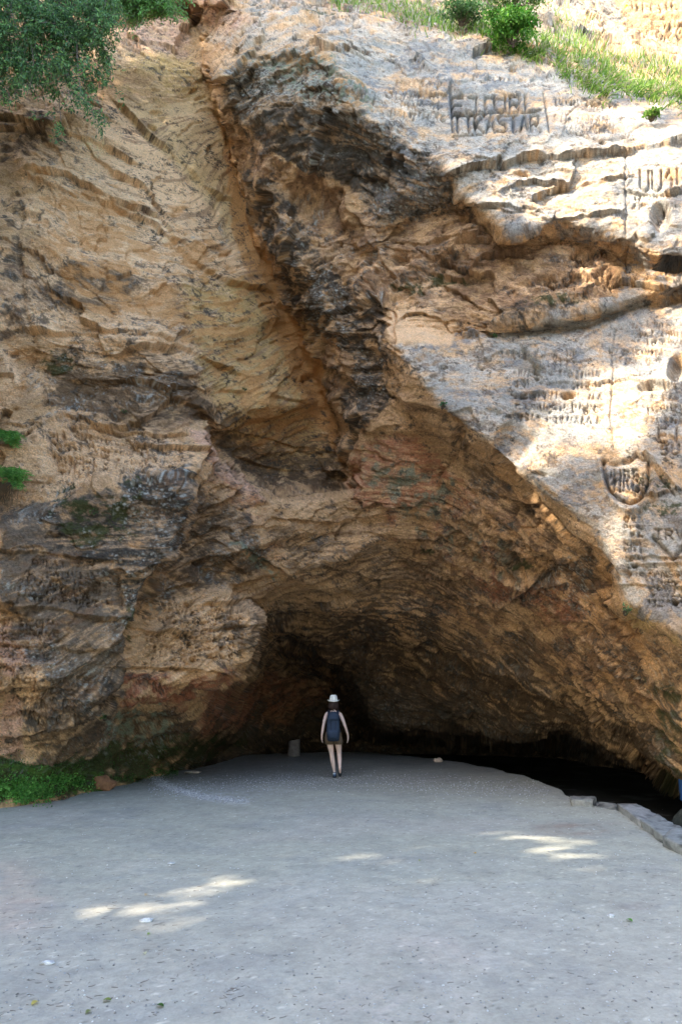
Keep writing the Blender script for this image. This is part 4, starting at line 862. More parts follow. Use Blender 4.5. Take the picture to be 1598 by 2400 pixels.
blades('grass', [(930,40,1100,70,18),(1100,70,1250,125,16),(1240,110,1400,170,16),(1380,165,1568,208,10),(1380,165,1700,205,10),(760,0,960,45,12),(960,40,1120,80,10)], 5600, .24, [(straw,.2),(gg,.5),(yg,.45),(pale,.12)], 'grass and straw growing along the upper ledge', 'grass', w=.011)
blades('grass', [(1270,40,1400,120,18),(1400,130,1568,175,8)], 900, .34, [(yg,.6),(gg,.3),(straw,.3),(pale,.2)], 'tall sunlit grass at the top right', 'grass', w=.010, droop=.3)
blades('dry_grass', [(850,-12,990,20,8),(700,-10,830,-5,8)], 900, .34, [((.36,.36,.34),.6),(straw,.3)], 'grey dry grass hanging over the top ledge', 'grass', up=(0, -.8, .1), w=.004, droop=1.8)
blades('dry_grass', [(1195,800,1240,850,5)], 220, .2, [((.30,.27,.22),.6),(straw,.2)], 'dry roots hanging on the sunlit slab', 'grass', up=(0, -.6, .0), w=.003, droop=1.6)
blades('trailing_grass', [(1270,150,1400,220,14),(1400,190,1568,235,12),(1100,90,1250,140,8)], 1500, .3, [(gg,.5),(yg,.5),(straw,.15)], 'green grass trailing down over the ledge rim at the right', 'grass', up=(0, -.7, .5), w=.011, droop=1.6)
# yellow flower
p, _ = surf(1420, 60); root = empty('flower', tuple(p)); tag(root, 'single yellow flower on a tall stem at the top right', 'flower')
tip = at(1438, 15, p[1]-.1)-p; V, Fq = tube_np([wob((0, 0, 0), tip, 6, .01)], [(.006, .004)], 4); mesh_np('stem', V, Fq, M_grass, root, np.tile([.3, .38, .1], (len(V), 1)))
leaves('petal', np.tile(tip, (14, 1)), .05, np.tile([.2, -.5, .6], (14, 1)), M_leaf, root, shade((.75, .5, .02), 14, .1), flat=.8, ratio=.5)
# ground cover bottom left, moss on the lower wall
def scatter_surf(name, polys, n, sz, base, alt, label, cat, lift=.0, ratio=.6, ground_=False):
    ps = []; ds = []
    for i in range(n):
        x0, y0, x1, y1, th = polys[rnd.randrange(len(polys))]; t = rnd.random(); x = x0+(x1-x0)*t; y = y0+(y1-y0)*t+rnd.gauss(0, 1)*th
        p, nn = surf(x, y)
        if p[2] < .03 or ground_:
            g = on_ground(x, max(y, 1740)); e = edgeY(g[0], g[1]); g[1] = min(g[1], p[1]); g[2] = gz(g[0], g[1])+.0; p = g; nn = np.array([0, -.3, 1.])
        ps.append(p+nn*rnd.uniform(0, lift)); ds.append(nn*.6+np.array([0, -.1, .35]))
    c = shade(base, n, .45, alt, .3); o = leaves(name, np.array(ps), sz, np.array(ds), M_leaf, None, c, flat=.9, ratio=ratio); return tag(o, label, cat, None, 'stuff')
scatter_surf('ground_cover', [(-60,1808,160,1812,12),(0,1830,120,1830,10),(100,1790,230,1800,9),(-60,1815,90,1818,16)], 4200, .04, (.12, .31, .06), (.2, .42, .09), 'low bright green weeds at the foot of the left wall', 'weeds', .03, .7)
scatter_surf('moss', [(-60,1760,220,1755,18),(200,1800,330,1785,6),(220,1740,420,1730,24),(330,1780,410,1775,5)], 4200, .022, (.05, .13, .025), (.09, .2, .04), 'moss covering the foot of the left wall', 'moss', .015, .8)
for x, y in ((238,1650),(560,895),(285,945),(300,1420),(215,1178)):
    bush(x, y, surf(x, y)[0][1]-.03, (.07, .05, .05), 26, {238:'small fern sprig beside a dark hole low in the left wall',560:'tiny green sprig in the ochre rock face',285:'tiny green sprig on the brown left rock',300:'small plant in the crack right of the dark buttress',215:'tiny plant on the ledge of the dark buttress'}[x], (.05, .13, .03), (.1, .2, .05), .035, 'sprig', 'plant')

# ------------------------------------------------------------------ people
def loft(rings, n=28, cap=True):
    """rings: (cx, cy, cz, rx, ry[, power, tilt])"""
    V = []; Fs = []
    for r in rings:
        cx, cy, cz, rx, ry = r[:5]; pw = r[5] if len(r) > 5 else 2; tl = r[6] if len(r) > 6 else 0
        for q in range(n):
            a = 2*math.pi*q/n; c, s = math.cos(a), math.sin(a)
            x = rx*math.copysign(abs(c)**(2/pw), c); y = ry*math.copysign(abs(s)**(2/pw), s)
            V.append((cx+x, cy+y, cz+tl*x*x))
    for i in range(len(rings)-1):
        for q in range(n): Fs.append((i*n+q, i*n+(q+1) % n, (i+1)*n+(q+1) % n, (i+1)*n+q))
    if cap: Fs.append(tuple(range(n))[::-1]); Fs.append(tuple((len(rings)-1)*n+q for q in range(n)))
    return V, Fs
def merge(*parts):
    V = []; Fs = []
    for v, f in parts:
        b = len(V); V += list(v); Fs += [tuple(b+i for i in q) for q in f]
    return V, Fs
def skin(name, verts, edges, radii, material, parent, sub=2):
    me = bpy.data.meshes.new(name+'_cage'); me.from_pydata(verts, edges, []); me.update()
    o = bpy.data.objects.new(name, me); COL.objects.link(o)
    m = o.modifiers.new('skin', 'SKIN'); m.use_smooth_shade = True
    for i, r in enumerate(radii):
        sv = me.skin_vertices[0].data[i]; sv.radius = (r, r) if np.isscalar(r) else r; sv.use_root = (i == 0)
    s = o.modifiers.new('sub', 'SUBSURF'); s.levels = sub; s.render_levels = sub
    dg = bpy.context.evaluated_depsgraph_get(); dg.update()
    me2 = bpy.data.meshes.new_from_object(o.evaluated_get(dg)); me2.name = name; o.modifiers.clear(); o.data = me2
    me2.materials.clear(); me2.materials.append(material); me2.polygons.foreach_set('use_smooth', [True]*len(me2.polygons))
    if parent: o.parent = parent
    return o
def hand(V, E, R, w, side, fwd=0.02):
    """palm + four fingers + thumb below wrist vertex index w; side -1 left, +1 right; hangs down, slightly curled"""
    wx_, wy_, wz_ = V[w]; i = len(V)
    V.append((wx_, wy_+fwd, wz_-.045)); E.append((w, i)); R.append((.020, .034)); palm = i
    V.append((wx_-side*.002, wy_+fwd*1.6, wz_-.085)); E.append((palm, i+1)); R.append((.017, .036)); kn = i+1
    for k, (off, l) in enumerate(((-.030, .058), (-.010, .066), (.010, .062), (.029, .048))):
        j = len(V); y = wy_+fwd*1.7-off
        V.append((wx_-side*.004, y, wz_-.100)); V.append((wx_-side*.010, y+.004, wz_-.100-l*.5)); V.append((wx_-side*.024, y+.006, wz_-.100-l*.95))
        E += [(kn, j), (j, j+1), (j+1, j+2)]; R += [.0095, .0085, .007]
    j = len(V); V.append((wx_-side*.006, wy_+fwd+.040, wz_-.055)); V.append((wx_-side*.012, wy_+fwd+.058, wz_-.085)); V.append((wx_-side*.016, wy_+fwd+.060, wz_-.108))
    E += [(palm, j), (j, j+1), (j+1, j+2)]; R += [.013, .010, .008]
M_skin = mat('skin', (.66, .47, .38), .55, var=(9, .93, 1.06)); M_hair = mat('hair', (.035, .018, .014), .6, bump=[(60, .01, 3, .2)]); M_hat = mat('straw_hat', (.74, .73, .66), .8, bump=[(120, .004, 2, 1)])
M_navy = mat('navy_cotton', (.018, .024, .045), .85, bump=[(18, .02, 3, .6)]); M_shorts = mat('olive_shorts', (.15, .105, .065), .85, bump=[(22, .025, 3, .5)])
M_pack = mat('pack_fabric', (.022, .036, .062), .7, bump=[(14, .02, 4, .6)]); M_packd = mat('pack_trim', (.01, .014, .024), .7); M_shoe = mat('shoe', (.05, .09, .17), .6); M_sole = mat('sole', (.03, .035, .045), .8); M_white = mat('shoe_white', (.62, .68, .75), .6)
M_eye = mat('eye', (.03, .02, .02), .3)
g = on_ground(738/K, 1822/K, 0); 
PX, PY = 1*float(on_ground(784/K, 1821/K)[0]), float(on_ground(784/K, 1821/K)[1])
W1 = empty('person', (PX-.03, PY, float(gz(PX, PY, False))))
tag(W1, 'woman in white hat, navy top, brown shorts and sandals walking away into the cave', 'person')
V = [(0, 0, .95), (0, -.01, 1.10), (0, -.015, 1.25), (0, 0, 1.37), (0, .005, 1.44), (0, .015, 1.50), (0, .03, 1.56), (0, .03, 1.63), (0, .03, 1.69),
     (-.155, 0, 1.385), (-.20, -.03, 1.26), (-.228, -.07, 1.12), (-.245, -.075, 1.01), (-.262, -.08, .91),
     (.155, 0, 1.38), (.215, -.03, 1.25), (.262, -.05, 1.12), (.305, .0, 1.0), (.335, .05, .895),
     (-.085, 0, .88), (-.075, .01, .72), (-.035, .02, .50), (-.015, .0, .36), (.03, .035, .10), (.03, .03, .045), (.028, .15, .03),
     (.085, 0, .88), (.115, .015, .72), (.135, .05, .50), (.142, -.05, .40), (.150, -.17, .26), (.152, -.155, .19), (.160, -.045, .065),
     (0, .125, 1.60), (-.075, .03, 1.61), (.075, .03, 1.61)]
E = [(0, 1), (1, 2), (2, 3), (3, 4), (4, 5), (5, 6), (6, 7), (7, 8), (3, 9), (9, 10), (10, 11), (11, 12), (12, 13), (3, 14), (14, 15), (15, 16), (16, 17), (17, 18),
     (0, 19), (19, 20), (20, 21), (21, 22), (22, 23), (23, 24), (24, 25), (0, 26), (26, 27), (27, 28), (28, 29), (29, 30), (30, 31), (31, 32), (7, 33), (7, 34), (7, 35)]
R = [(.14, .10), (.115, .085), (.125, .09), (.115, .08), .055, .048, .072, .088, .055, .052, .043, .037, .034, .024, .052, .043, .037, .034, .024,
     .098, .082, .054, .056, .032, .034, .03, .098, .082, .054, .054, .033, .034, .028, .012, .014, .014]
hand(V, E, R, 13, -1); hand(V, E, R, 18, 1)
skin('body', V, E, R, M_skin, W1)
for s in (-1, 1): mesh_py('eye', *loft([(s*.03, .105, 1.615, .002, .002), (s*.03, .108, 1.622, .012, .009), (s*.03, .105, 1.63, .002, .002)], 8), M_eye, W1)
mesh_py('mouth', *loft([(0, .10, 1.560, .004, .004), (0, .104, 1.564, .024, .010), (0, .10, 1.569, .004, .004)], 10), mat('lips', (.35, .12, .10), .5), W1)
hr = [(0, .0, 1.455, .07, .03), (0, -.005, 1.475, .112, .062), (0, .0, 1.51, .125, .085), (0, .0, 1.56, .122, .098), (0, .005, 1.62, .108, .100), (0, .01, 1.68, .095, .095), (0, .02, 1.72, .05, .05)]
hv, hf = loft(hr, 28); hv = [(x+.006*math.sin(40*x+z*30), (y if y < .03 else .03+(y-.03)*.25), z+.012*math.sin(70*x)*(z < 1.48)) for x, y, z in hv]
mesh_py('hair', hv, hf, M_hair, W1)
ht = [(0, .01, 1.652, .140, .155, 2, 1.9), (0, .01, 1.646, .136, .15, 2, 1.7), (0, .01, 1.648, .098, .112, 2, .3), (0, .01, 1.70, .096, .11), (0, .01, 1.75, .088, .10), (0, .01, 1.79, .075, .088), (0, .01, 1.805, .055, .07), (0, .01, 1.795, .03, .045)]
hv, hf = loft([(0, .01, 1.664, .138, .153, 2, 1.8)]+ht[1:], 36); mesh_py('hat', hv, hf, M_hat, W1)
mesh_py('hat_band', *loft([(0, .01, 1.660, .0985, .1125), (0, .01, 1.683, .0985, .1125)], 36, False), mat('hat_band', (.55, .56, .53), .8), W1)
top_ = loft([(0, 0, .93, .185, .125), (0, -.002, .97, .175, .120), (0, -.01, 1.08, .142, .106), (0, -.012, 1.17, .143, .108), (0, -.01, 1.27, .155, .118), (0, 0, 1.345, .146, .105, 2.4), (0, .0, 1.375, .10, .07, 2.2)], 32, False)
parts = [top_]
for s in (-1, 1):
    st_ = [np.array(p) for p in ((s*.105, -.085, 1.34), (s*.112, -.066, 1.40), (s*.112, -.01, 1.445), (s*.11, .05, 1.41), (s*.10, .085, 1.34))]
    v, f = tube_np([st_], [(.022, .022)], 6); parts.append(([tuple(q) for q in v], [tuple(q) for q in f]))
mesh_py('tank_top', *merge(*parts), M_navy, W1)
def leg_loft(s, cx, cy): return loft([(s*.075, 0, .93, .10, .12), (s*.088, 0, .86, .112, .135), (cx, cy, .78, .106, .118), (cx, cy, .715, .100, .108), (cx, cy, .712, .092, .10)], 24, False)
mesh_py('shorts', *merge(loft([(0, 0, 1.00, .165, .118), (0, 0, .96, .180, .128), (0, -.004, .90, .192, .142), (0, -.004, .85, .188, .142), (0, 0, .80, .15, .12), (0, 0, .785, .04, .05)], 30, False), leg_loft(-1, -.088, .01), leg_loft(1, .112, .012)), M_shorts, W1)
def shoe(cx, cy, ang, lift, s):
    root = empty('shoe', (cx, cy, lift)); root.rotation_euler = (ang, 0, 0); root.parent = W1
    up = loft([(0, 0, .012, .036, .055), (0, .03, .03, .040, .11), (0, .02, .05, .037, .095), (0, -.01, .075, .034, .055), (0, -.02, .095, .033, .045)], 20)
    mesh_py('upper', *up, M_shoe, root); mesh_py('sole', *loft([(0, .035, -.018, .042, .13), (0, .035, -.004, .045, .135), (0, .035, .014, .042, .128)], 24), M_sole, root)
    mesh_py('strap', *loft([(0, -.005, .055, .0385, .064), (0, -.015, .075, .0365, .058)], 20, False), M_white, root)
    return root
shoe(.03, .04, 0, .02, -1); shoe(.153, -.135, -1.1, .18, 1)
# backpack, worn but a thing of its own
B = empty('backpack', tuple(W1.location+Vector((0, -.11, .79)))); tag(B, 'dark blue backpack on the back of the woman in the white hat', 'backpack')
bw = [(0, -.085, 0, .100, .05, 3), (0, -.09, .02, .135, .075, 3.2), (0, -.10, .15, .148, .095, 3.4), (0, -.095, .35, .145, .09, 3.4), (0, -.08, .50, .128, .075, 3.2), (0, -.065, .585, .105, .06, 3), (0, -.055, .622, .07, .035, 2.6)]
v, f = loft(bw, 36); mesh_py('bag', v, f, M_pack, B)
mesh_py('pocket', *loft([(0, -.150, .045, .09, .03, 3), (0, -.160, .065, .115, .045, 3.2), (0, -.168, .16, .118, .050, 3.4), (0, -.160, .245, .112, .040, 3.2), (0, -.15, .262, .09, .025, 3)], 28), M_pack, B)
mesh_py('lid', *loft([(0, -.10, .455, .128, .088, 3.2), (0, -.10, .47, .138, .098, 3.2), (0, -.085, .56, .122, .082, 3), (0, -.07, .63, .085, .05, 2.6), (0, -.06, .64, .03, .02)], 28), M_pack, B)
for s in (-1, 1):
    v, f = tube_np([[(s*.075, -.02, .60), (s*.095, .03, .65), (s*.105, .11, .66), (s*.11, .17, .62), (s*.115, .19, .5), (s*.13, .15, .35), (s*.14, .05, .2), (s*.13, -.04, .12)]], [(.017, .012)], 6); mesh_py('shoulder_strap', [tuple(q) for q in v], [tuple(q) for q in f], M_packd, B)
    v, f = tube_np([[(s*.05, -.192, .10), (s*.052, -.196, .25), (s*.05, -.188, .42), (s*.045, -.17, .54)]], [(.006, .006)], 5); mesh_py('compression_strap', [tuple(q) for q in v], [tuple(q) for q in f], M_packd, B)
v, f = tube_np([[(-.03, -.07, .635), (-.02, -.075, .665), (.02, -.075, .665), (.03, -.07, .635)]], [(.007, .007)], 5); mesh_py('grab_handle', [tuple(q) for q in v], [tuple(q) for q in f], M_packd, B)
# second visitor, mostly outside the right edge, standing in the dark of the cave
q0 = on_ground(1612/K, 1868/K); Q_ = empty('person', (float(q0[0])+.075, float(q0[1]), float(gz(q0[0], q0[1], False))-0.02)); tag(Q_, 'second visitor in blue shorts at the right edge, only a leg in view', 'person')
V = [(0, 0, .98), (0, 0, 1.14), (0, 0, 1.30), (0, 0, 1.42), (0, 0, 1.50), (0, -.01, 1.56), (0, -.02, 1.62), (0, -.02, 1.69), (0, -.02, 1.76),
     (-.17, 0, 1.43), (-.20, -.03, 1.28), (-.215, -.07, 1.15), (-.15, -.19, 1.12), (-.07, -.24, 1.12),
     (.17, 0, 1.43), (.20, -.03, 1.28), (.215, -.07, 1.15), (.15, -.20, 1.15), (.08, -.25, 1.15),
     (-.09, 0, .90), (-.11, 0, .72), (-.13, -.01, .50), (-.135, .01, .36), (-.14, .02, .10), (-.14, .0, .05), (-.15, -.12, .03),
     (.09, 0, .90), (.11, 0, .72), (.12, -.01, .50), (.12, .01, .36), (.12, .02, .10), (.12, .0, .05), (.14, -.12, .03), (0, -.13, 1.665), (-.08, -.02, 1.67), (.08, -.02, 1.67)]
R = [(.15, .11), (.13, .10), (.145, .105), (.13, .09), .062, .055, .075, .09, .06, .06, .05, .042, .036, .026, .06, .05, .042, .036, .026, .10, .085, .060, .058, .036, .036, .03, .10, .085, .06, .058, .036, .036, .03, .013, .015, .015]
E2 = E[:35]; E2 = [e for e in E2]
hand(V, E2, R, 13, -1); hand(V, E2, R, 18, 1)
skin('body', V, E2, R, M_skin, Q_)
for s in (-1, 1): mesh_py('eye', *loft([(s*.03, -.105, 1.68, .002, .002), (s*.03, -.108, 1.687, .012, .009), (s*.03, -.105, 1.695, .002, .002)], 8), M_eye, Q_)
mesh_py('hair', *loft([(0, .02, 1.62, .088, .075), (0, .015, 1.68, .10, .092), (0, 0, 1.75, .094, .10), (0, -.01, 1.80, .06, .07), (0, -.01, 1.815, .02, .02)], 24), M_hair, Q_)
M_blue = mat('blue_cotton', (.02, .07, .20), .85)
mesh_py('shirt', *loft([(0, 0, .92, .19, .135), (0, 0, 1.1, .165, .125), (0, 0, 1.3, .185, .13), (0, 0, 1.43, .17, .10, 2.5), (0, 0, 1.49, .075, .07)], 28, False), M_packd, Q_)
mesh_py('shorts', *merge(loft([(0, 0, .98, .175, .13), (0, 0, .88, .19, .145), (0, 0, .80, .14, .12)], 28, False), *[loft([(s*.08, 0, .93, .11, .125), (s*.105, 0, .75, .105, .115), (s*.125, -.005, .50, .095, .10), (s*.125, -.005, .47, .09, .095)], 22, False) for s in (-1, 1)]), M_blue, Q_)
for s in (-1, 1): mesh_py('shoe', *loft([(s*.13, -.05, -.01, .048, .14), (s*.13, -.05, .03, .05, .14), (s*.13, -.03, .07, .042, .09), (s*.13, 0, .11, .038, .05)], 20), M_sole, Q_)

# ------------------------------------------------------------------ stones, low wall, stump, litter
M_stone = mat('wall_stone', attr='Col', rough=.9, var=(16, .72, 1.22), bump=[(9, .04, 5, 1), (45, .012, 4, 1)])
def block(name, q, h, base, parent=None, seed=0., n=9, rough_=.02):
    """q: four ground corners counter-clockwise (x, y); a worn stone block of height h"""
    q = np.array(q, float); c = q.mean(0); V = []; Fs = []; b = 0
    t = np.linspace(0, 1, n); A, Bb = np.meshgrid(t, t)
    def P_(a, b_, z): 
        x = (1-a)*(1-b_)*q[0, 0]+a*(1-b_)*q[1, 0]+a*b_*q[2, 0]+(1-a)*b_*q[3, 0]; y = (1-a)*(1-b_)*q[0, 1]+a*(1-b_)*q[1, 1]+a*b_*q[2, 1]+(1-a)*b_*q[3, 1]
        return np.stack([x, y, z+0*x], -1)
    fc = [P_(A, Bb, h), P_(A, 0*A, Bb*h), P_(0*A+1, A, Bb*h), P_(1-A, 0*A+1, Bb*h), P_(0*A, 1-A, Bb*h)]
    for f in fc:
        p = f.reshape(-1, 3).copy(); ctr = np.array([c[0], c[1], h*.5]); half = np.abs(q-c).max(0); 
        nr = fbm(p[:, 0]*3+seed, p[:, 1]*3, p[:, 2]*3, 3)[:, None]; nf = fbm(p[:, 0]*11+seed, p[:, 1]*11, p[:, 2]*11, 3)[:, None]
        rel = (p-ctr); e = np.minimum(1, np.abs(rel)/np.array([half[0], half[1], h*.5])); rnd_ = ((e > .93).sum(1) >= 2)[:, None]
        p += (rel/(np.linalg.norm(rel, axis=1, keepdims=True)+1e-6))*(nr*rough_*1.6+nf*rough_*.6-rnd_*rough_*1.3)
        V.append(p); i = np.arange(n*n).reshape(n, n)+b; Fs.append(np.stack([i[:-1, :-1], i[:-1, 1:], i[1:, 1:], i[1:, :-1]], -1).reshape(-1, 4)); b += n*n
    V = np.concatenate(V); cc = np.array(base)[None]*(1+.3*fbm(V[:, 0]*4+seed, V[:, 1]*4, V[:, 2]*4, 4, .7)[:, None]); z0 = float(gz(c[0], c[1], False))-.03; V[:, 2] += z0
    dk = sst(.1, .6, fbm(V[:, 0]*6+9, V[:, 1]*6+seed, V[:, 2]*6, 4, .7))[:, None]; cc = cc*(1-.6*dk)
    if parent: V = V-np.array(parent.location)
    o = mesh_np(name, V, np.concatenate(Fs), M_stone, parent, np.clip(cc, .02, .8))
    m = o.modifiers.new('w', 'WELD'); m.merge_threshold = .006
    return o
hW = .11
def gp(sx, sy, z=hW): return on_ground(sx/K, sy/K, z)[:2]
near = [gp(*p) for p in ((1443,1880),(1500,1921),(1556,1962),(1640,2005),(1790,2090))]
far = [gp(*p) for p in ((1490,1880),(1540,1907),(1590,1934),(1660,1970),(1810,2050))]
root = empty('low_wall', (float(near[0][0]), float(near[0][1]), 0)); tag(root, 'low dry stone wall running out of the right edge of the picture', 'stone wall')
for k in range(4):
    a, b_, c_, d_ = near[k], near[k+1], far[k+1], far[k]; g_ = -.012+.012*k%.02
    sh = lambda p, q_, t: p+(q_-p)*t
    block('block', [sh(a, b_, g_), sh(b_, a, g_), sh(c_, d_, g_), sh(d_, c_, g_)], hW+.02+rnd.uniform(-.01, .01), rnd.choice([(.25,.26,.245),(.21,.22,.21),(.28,.28,.265)]), root, k*3.1, rough_=.03)
root = empty('stone_slab', (float(gp(1332,1866)[0]), float(gp(1332,1866)[1]), 0)); tag(root, 'long pale stone slab lying at the sand edge, left end of the low wall', 'stone slab')
for k, (x0, x1, yn0, yn1, yf0, yf1) in enumerate([(1333,1390,1871,1874,1862,1864),(1391,1443,1874,1878,1864,1868),(1447,1523,1878,1884,1868,1876)]):
    block('block', [gp(x0, yn0), gp(x1, yn1), gp(x1+3, yf1), gp(x0+2, yf0)], hW+.02, [(.27,.26,.225),(.23,.22,.19),(.15,.14,.125)][k], root, 5+k, rough_=.03)
def rock(sx, sy, Y, r, base, label, cat='stone', name='stone', sq=(1, 1, .7), gr=None, seed=1.):
    p = at(sx/K, sy/K, Y) if Y else on_ground(sx/K, sy/K)
    p = np.array([p[0], p[1], gz(p[0], p[1], False)]); n1_, n2_ = 24, 14; V = []; Fs = []
    for i in range(n2_+1):
        for j in range(n1_):
            th = math.pi*i/n2_; ph = 2*math.pi*j/n1_; d = np.array([math.sin(th)*math.cos(ph), math.sin(th)*math.sin(ph), math.cos(th)]); V.append(d)
    V = np.array(V); k = 1+.35*fbm(V[:, 0]*1.1+seed*7, V[:, 1]*1.1, V[:, 2]*1.1, 2)+.12*fbm(V[:, 0]*4+seed, V[:, 1]*4, V[:, 2]*4, 3); V = V*k[:, None]*np.array(sq)*r; V[:, 2] += r*sq[2]*.55
    for i in range(n2_):
        for j in range(n1_): Fs.append((i*n1_+j, (i+1)*n1_+j, (i+1)*n1_+(j+1) % n1_, i*n1_+(j+1) % n1_))
    c = np.array(base)[None]*(1+.35*fbm(V[:, 0]*9/r*.2+seed, V[:, 1]*2/r, V[:, 2]*2/r, 4)[:, None])
    o = mesh_np(name, V, np.array(Fs), M_stone, None, np.clip(c, .01, .8)); o.location = p; return tag(o, label, cat, gr)
rock(1608, 1935, 0, .23, (.022,.024,.017), 'dark mossy boulder in the cave at the right edge behind the low wall', 'boulder', 'boulder', (1, .9, .85))
rock(1344, 1857, 0, .10, (.16,.17,.18), 'small dark stone touching the left end of the pale slab', seed=2.)
rock(1354, 1861, 0, .07, (.50,.48,.45), 'small white stone at the left end of the pale slab', seed=3.)
rock(1023, 1786, 0, .11, (.55,.42,.32), 'small pale orange stone on the far rim of the sand right of the woman', seed=4., sq=(1.1,.8,.7))
rock(450, 1811, 0, .13, (.42,.36,.30), 'flat pale stone on the sand rim left of the gravel arc', seed=5., sq=(1.6,.9,.3))
rock(236, 1850, 0, .27, (.30,.145,.07), 'rounded orange brown boulder between green weeds at the left wall foot', 'boulder', 'boulder', (1.2,.7,.62), seed=6.)
for i, (x, y, r_, nm) in enumerate([(112,2263,.028,'white pebble on the near sand towards the left edge'),(345,2166,.034,'flat white stone in the sun patch on the near sand'),(402,2027,.025,'white pebble above the left sun patches'),(1431,2148,.025,'tiny white pebble near the green leaf on the right sand')]):
    rock(x, y, 0, r_, (.62,.62,.60), nm, 'pebble', 'pebble', (1.3,.9,.4), seed=30.+i)
# stump
b = on_ground(689/K, 1771/K); st_ = empty('tree_stump', (float(b[0]), float(b[1])-.1, float(gz(b[0], b[1]-.1, False))-.03)); tag(st_, 'grey upright wooden stump standing at the back of the cave', 'stump')
sides = 30; rings = []
for i in range(9):
    z = .50*i/8; rr = .18+.04*math.exp(-z*9)
    rings.append([(rr*(1+.05*math.sin(3*a+1)+.035*math.sin(11*a+z*3))*math.cos(a), rr*(1+.05*math.sin(3*a+1)+.035*math.sin(11*a+z*3))*math.sin(a), z+(i == 8)*.03*math.cos(a)) for a in np.linspace(0, 6.283, sides, False)])
V = [p for r_ in rings for p in r_]; Fs = [(i*sides+q, i*sides+(q+1) % sides, (i+1)*sides+(q+1) % sides, (i+1)*sides+q) for i in range(8) for q in range(sides)]
mesh_py('bark', V, Fs, mat('stump_bark', (.17, .145, .13), .9, var=(14, .6, 1.4), bump=[(18, .04, 4, .25)]), st_)
top_r = [[(x*.98*k, y*.98*k, .502+.03*math.cos(math.atan2(y, x))*k+.004*(k < .3)) for x, y, z in rings[8]] for k in (1, .66, .33, .02)]
V = [p for r_ in top_r for p in r_]; Fs = [(i*sides+q, i*sides+(q+1) % sides, (i+1)*sides+(q+1) % sides, (i+1)*sides+q) for i in range(3) for q in range(sides)]
mesh_py('cut_face', V, Fs, mat('cut_wood', (.24, .21, .18), .8, var=(30, .75, 1.2)), st_)
# gravel and twigs lying on the sand
def gravel(n, fn, rmin, rmax, cols, name, label):
    oc = np.array([(1,0,0),(-1,0,0),(0,1,0),(0,-1,0),(0,0,1),(0,0,-1)], float); of = np.array([(0,2,4),(2,1,4),(1,3,4),(3,0,4),(2,0,5),(1,2,5),(3,1,5),(0,3,5)])
    P_ = fn(n); n = len(P_); r_ = rs.uniform(rmin, rmax, n)**1.; z = gz(P_[:, 0], P_[:, 1]); V = oc[None]*(r_[:, None, None]*rs.uniform(.5, 1.3, (n, 6, 1)))*np.array([1.2, 1, .6]); a = rs.rand(n)*6.28
    c, s = np.cos(a)[:, None], np.sin(a)[:, None]; V = np.stack([V[..., 0]*c-V[..., 1]*s, V[..., 0]*s+V[..., 1]*c, V[..., 2]], -1)+np.stack([P_[:, 0], P_[:, 1], z+r_*.25], -1)[:, None]
    cc = np.array(cols)[rs.randint(0, len(cols), n)]*rs.uniform(.7, 1.25, (n, 1)); o = mesh_np(name, V.reshape(-1, 3), (np.arange(n)[:, None, None]*6+of[None]).reshape(-1, 3), M_grass, None, np.repeat(cc, 6, 0), smooth=False); return tag(o, label, 'gravel', None, 'stuff')
def px_pts(n, f):
    L_ = [f() for _ in range(n)]; A = np.array(L_); return on_ground(A[:, 0], A[:, 1])
def f_arc():
    t = rnd.random()*4; i = min(3, int(t)); x = ar[i][0]+(ar[i+1][0]-ar[i][0])*(t-i); y = ar[i][1]+(ar[i+1][1]-ar[i][1])*(t-i); return x+rnd.gauss(0, 9), y+rnd.gauss(0, 3.5)
def f_band():
    x = rnd.uniform(340, 1260); y = 1800+rnd.gauss(0, 12)-8*math.cos((x-700)/180)+(x-800)**2*.00005; return x, max(y, 1752+abs(x-750)*.07)
def f_any():
    return rnd.uniform(-100, 1668), 1780+580*rnd.random()**.8
light = [(.55,.54,.52),(.42,.41,.40),(.62,.60,.56),(.34,.33,.32)]
gravel(1500, lambda n: px_pts(n, f_arc), .006, .02, light[:3], 'gravel', 'arc of pale gravel on the sand at the left of the cave mouth')
gravel(3000, lambda n: px_pts(n, f_band), .005, .016, light, 'gravel', 'scattered gravel across the sand behind the walking woman')
gravel(2200, lambda n: px_pts(n, f_any), .003, .010, light+[(.24,.22,.20)], 'gravel', 'tiny pebbles scattered over the whole sand floor')
tw = []; 
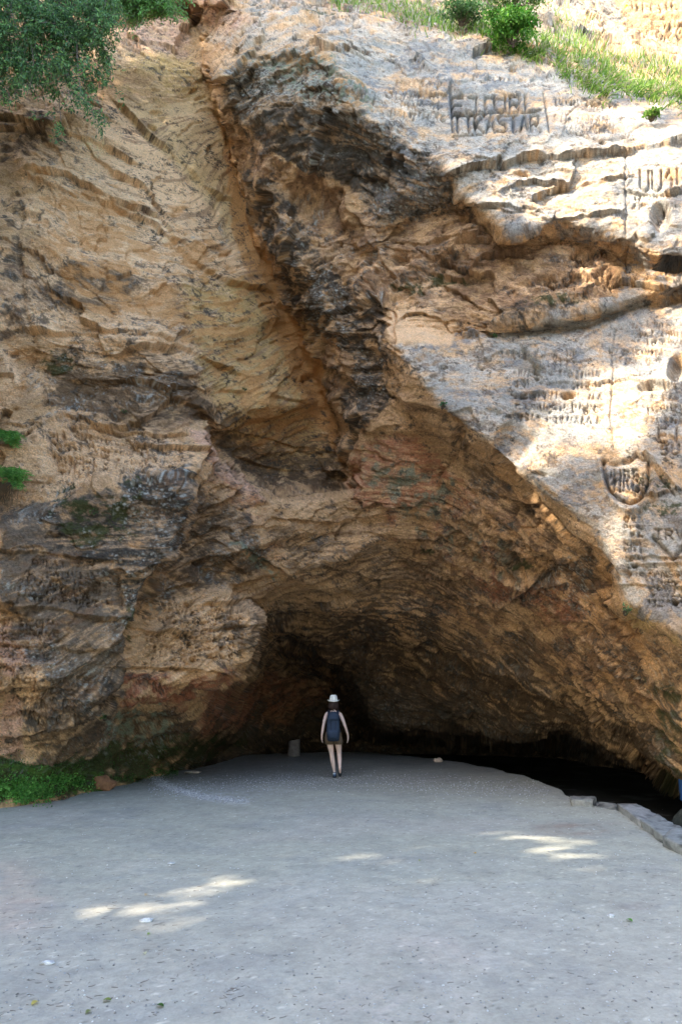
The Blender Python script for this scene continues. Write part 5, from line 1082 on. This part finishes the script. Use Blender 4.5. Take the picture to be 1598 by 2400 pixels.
for i in range(330):
    x, y = (rnd.uniform(-60, 1628), 1900+455*rnd.random()) if rnd.random() < .5 else (rnd.uniform(-60, 560)**1.0, 2000+340*rnd.random()); p = on_ground(x, y); a = rnd.gauss(0, .9); l = rnd.uniform(.006, .024)*(2 if rnd.random() < .1 else 1); d = np.array([math.cos(a), math.sin(a), 0])*l
    q = np.array([p-d, p+np.array([rnd.gauss(0, .15)*l, rnd.gauss(0, .15)*l, 0]), p+d]); q[:, 2] = gz(q[:, 0], q[:, 1])+.003; tw.append(q)
V, Fq = tube_np(tw, [(.0016, .001)]*len(tw), 4); tag(mesh_np('twigs', V, Fq, mat('twig_litter', (.16, .13, .11), .9)), 'dark needles and twig bits littering the sand', 'litter', None, 'stuff')
for sx, sy, c, lb, s_ in [(375,2364,(.05,.12,.02),'dark green fallen leaf at the bottom, left of centre',.05),(83,2357,(.55,.46,.12),'yellow fallen leaf near the bottom left corner',.055),(251,2352,(.20,.26,.06),'olive fallen leaf left of the dark green one',.05),(208,2378,(.22,.25,.10),'dull green fallen leaf on the bottom edge',.045),
        (350,2195,(.24,.36,.08),'small light green fallen leaf under the left sun patch',.04),(339,2243,(.60,.56,.34),'cream fallen leaf in the left foreground',.04),(1474,2160,(.10,.26,.03),'green fallen leaf on the right foreground sand',.06),(1112,2004,(.50,.30,.05),'orange fallen leaf left of the bright sun patch',.055),(984,2021,(.32,.34,.08),'tiny yellow green leaf on the middle of the sand',.045),(343,2102,(.50,.36,.20),'tan curled leaf in the left sun patch',.05)]:
    p = on_ground(sx/K, sy/K); p[2] = gz(p[0], p[1])+.006; t_ = np.linspace(0, 1, 7); w_ = np.sin(t_*math.pi)**.7*.32; a = rnd.uniform(0, 6.28); V = []; Fs = []
    for i in range(7): 
        for s in (-1, 0, 1): V.append(((t_[i]-.5)*s_, s*w_[i]*s_, abs(s)*.18*s_*w_[i]*2+.10*s_*math.sin(t_[i]*3)))
    for i in range(6): 
        for s in (0, 1): Fs.append((i*3+s, (i+1)*3+s, (i+1)*3+s+1, i*3+s+1))
    o = mesh_np('fallen_leaf', V, Fs, M_leaf, None, np.tile(c, (len(V), 1))); o.location = p; o.rotation_euler = (0, 0, a); tag(o, lb, 'leaf', 'fallen leaves on the sand')
